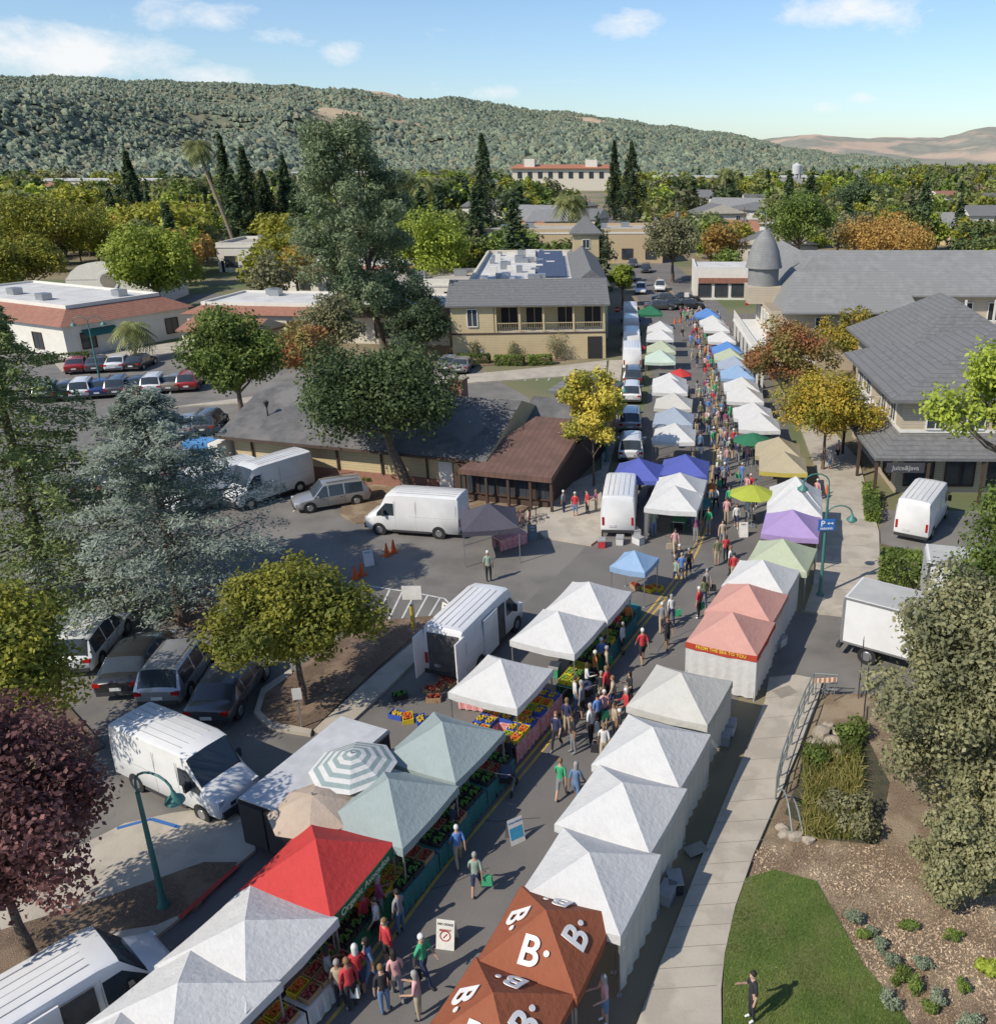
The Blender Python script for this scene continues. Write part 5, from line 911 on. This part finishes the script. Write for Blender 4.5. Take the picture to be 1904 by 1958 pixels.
def bike():
    P=[]
    for x in(-.52,.52):
        n=16;pts=[(x+.33*math.cos(2*math.pi*i/n),0,.34+.33*math.sin(2*math.pi*i/n)) for i in range(n+1)];t=M().tube(pts,.018,5)
        for i in range(8):a=math.pi*i/4;t.cyl((x,0,.34),(x+.31*math.cos(a),0,.34+.31*math.sin(a)),.003,n=3)
        P.append(('wheel',t.mesh('wheel',black),None))
    f=M().tube([(-.52,0,.34),(-.18,0,.85),(.38,0,.85),(.0,0,.32),(-.52,0,.34)],.02,6).tube([(-.2,0,.8),(0,0,.32)],.02,6).tube([(.52,0,.34),(.36,0,.95)],.018,6)
    P+=[('frame',f.mesh('frame',cm((.2,.03,.03),.4)),None),('handlebar',M().cyl((.34,-.27,1),(.34,.27,1),.015).mesh('handlebar',black),None),('saddle',M().box((-.22,0,.93),(.26,.13,.06)).mesh('saddle',black),None)];return P
bk=bike()
for i in range(6):place('bicycle',bk,(*G(965+i*12,1012-i*3).xy,.012),1.2+.1*i,'bicycle parked beside the dark tent','bicycle','parked bicycles')
st=[('frame',M().tube([(-.25,-.4,1.),(-.25,.35,.15)],.015).tube([(.25,-.4,1.),(.25,.35,.15)],.015).tube([(-.25,.1,.5),(-.25,-.35,.15)],.015).tube([(.25,.1,.5),(.25,-.35,.15)],.015).cyl((-.25,-.4,1.),(.25,-.4,1.),.018).mesh('frame',metal),None),('seat',M().box((0,-.02,.5),(.42,.45,.08)).box((0,-.2,.72),(.42,.08,.42)).mesh('seat',black),None),('hood',M().rev([(.3,.0),(.26,.14),(.14,.24),(.01,.27)],10,(0,-.1,.82)).mesh('hood',cm((.04,.05,.09)),True),None)]
for x in(-.25,.25):
    for y in(-.35,.36):st.append(('wheel',M().cyl((x-.02,y,.12),(x+.02,y,.12),.12,n=12).mesh('wheel',black),None))
place('stroller',st,(*G(970,1512).xy,.012),-.15,'dark stroller pushed along the street','stroller');place('stroller',st,(*G(1120,1345).xy,.012),.6,'dark stroller beside the stall','stroller')
# ---------- world, sun, camera
az=math.atan2(-1,-.82);el=math.radians(43)
w=bpy.data.worlds.new('World');bpy.context.scene.world=w;w.use_nodes=True;n=w.node_tree.nodes;l=w.node_tree.links;bg=n['Background'];sk=n.new('ShaderNodeTexSky');sk.sky_type='NISHITA';sk.sun_disc=False;sk.sun_elevation=el;sk.sun_rotation=az%(2*math.pi);sk.ozone_density=1.3;sk.dust_density=.5;sk.air_density=1
sky=mix(n,l,1.,sk.outputs[0],(.85,.97,1.13),'MULTIPLY')
tc=n.new('ShaderNodeTexCoord').outputs['Generated'];mp=n.new('ShaderNodeMapping');mp.inputs['Scale'].default_value=(1,1,2.);l.new(tc,mp.inputs[0])
nn=n.new('ShaderNodeTexNoise');nn.inputs['Scale'].default_value=11;nn.inputs['Detail'].default_value=9;nn.inputs['Roughness'].default_value=.65;nn.inputs['Distortion'].default_value=.25;l.new(mp.outputs[0],nn.inputs['Vector'])
tot=None
for u,v,rx,ry,k in((120,105,280,60,1.1),(330,25,200,36,.95),(-50,60,150,50,1.),(665,98,50,32,1.1),(1212,45,75,30,.95),(1660,15,190,42,1.1),(1650,185,45,18,.9),(935,178,80,20,.75),(1250,215,90,18,.65),(540,70,80,22,.75),(400,145,140,28,.9),(1580,205,50,14,.75)):
    x=(u-CX)/F;y=(v-CY)/F;D=Vector((x,C-y*S,-(S+y*C)));Ln=D.length;D.normalize()
    sb_=n.new('ShaderNodeVectorMath');sb_.operation='SUBTRACT';l.new(tc,sb_.inputs[0]);sb_.inputs[1].default_value=D
    sc_=n.new('ShaderNodeVectorMath');sc_.operation='MULTIPLY';l.new(sb_.outputs[0],sc_.inputs[0]);sc_.inputs[1].default_value=(F*Ln/rx,F*Ln/rx,F*Ln/ry)
    ln_=n.new('ShaderNodeVectorMath');ln_.operation='LENGTH';l.new(sc_.outputs[0],ln_.inputs[0])
    f=n.new('ShaderNodeMapRange');f.interpolation_type='SMOOTHSTEP';f.inputs[1].default_value=0;f.inputs[2].default_value=1.5;f.inputs[3].default_value=k;f.inputs[4].default_value=0;l.new(ln_.outputs['Value'],f.inputs[0])
    tot=f.outputs[0] if tot is None else mth(n,l,'MAXIMUM',tot,f.outputs[0])
f=ramp(n,l,mth(n,l,'ADD',mth(n,l,'MULTIPLY',tot,.42),mth(n,l,'MULTIPLY',nn.outputs['Fac'],1.3)),.84,1.2)
l.new(mix(n,l,mth(n,l,'MULTIPLY',f,.92),sky,(7.1,7.2,7.3)),bg.inputs['Color']);bg.inputs['Strength'].default_value=.135
sd=Vector((1,.82,0)).normalized()*math.cos(el)-Vector((0,0,math.sin(el)))
lt=bpy.data.lights.new('sun','SUN');lt.energy=4.9;lt.angle=math.radians(.5);lt.color=(1,.92,.79);so=obj('sun',lt);so.rotation_euler=sd.to_track_quat('-Z','Y').to_euler()
cd=bpy.data.cameras.new('camera');cam=obj('camera',cd);cd.sensor_fit='HORIZONTAL';cd.sensor_width=36;cd.lens=F/1904*36;cd.shift_x=-(CX-952)/1904;cd.shift_y=-(979-CY)/1904;cd.clip_end=30000;cd.clip_start=.1
cam.location=(0,0,HC);cam.rotation_euler=(math.pi/2-math.asin(S),0,0);bpy.context.scene.camera=cam
vs=bpy.context.scene.view_settings;vs.view_transform='Standard';vs.look='None';vs.exposure=0
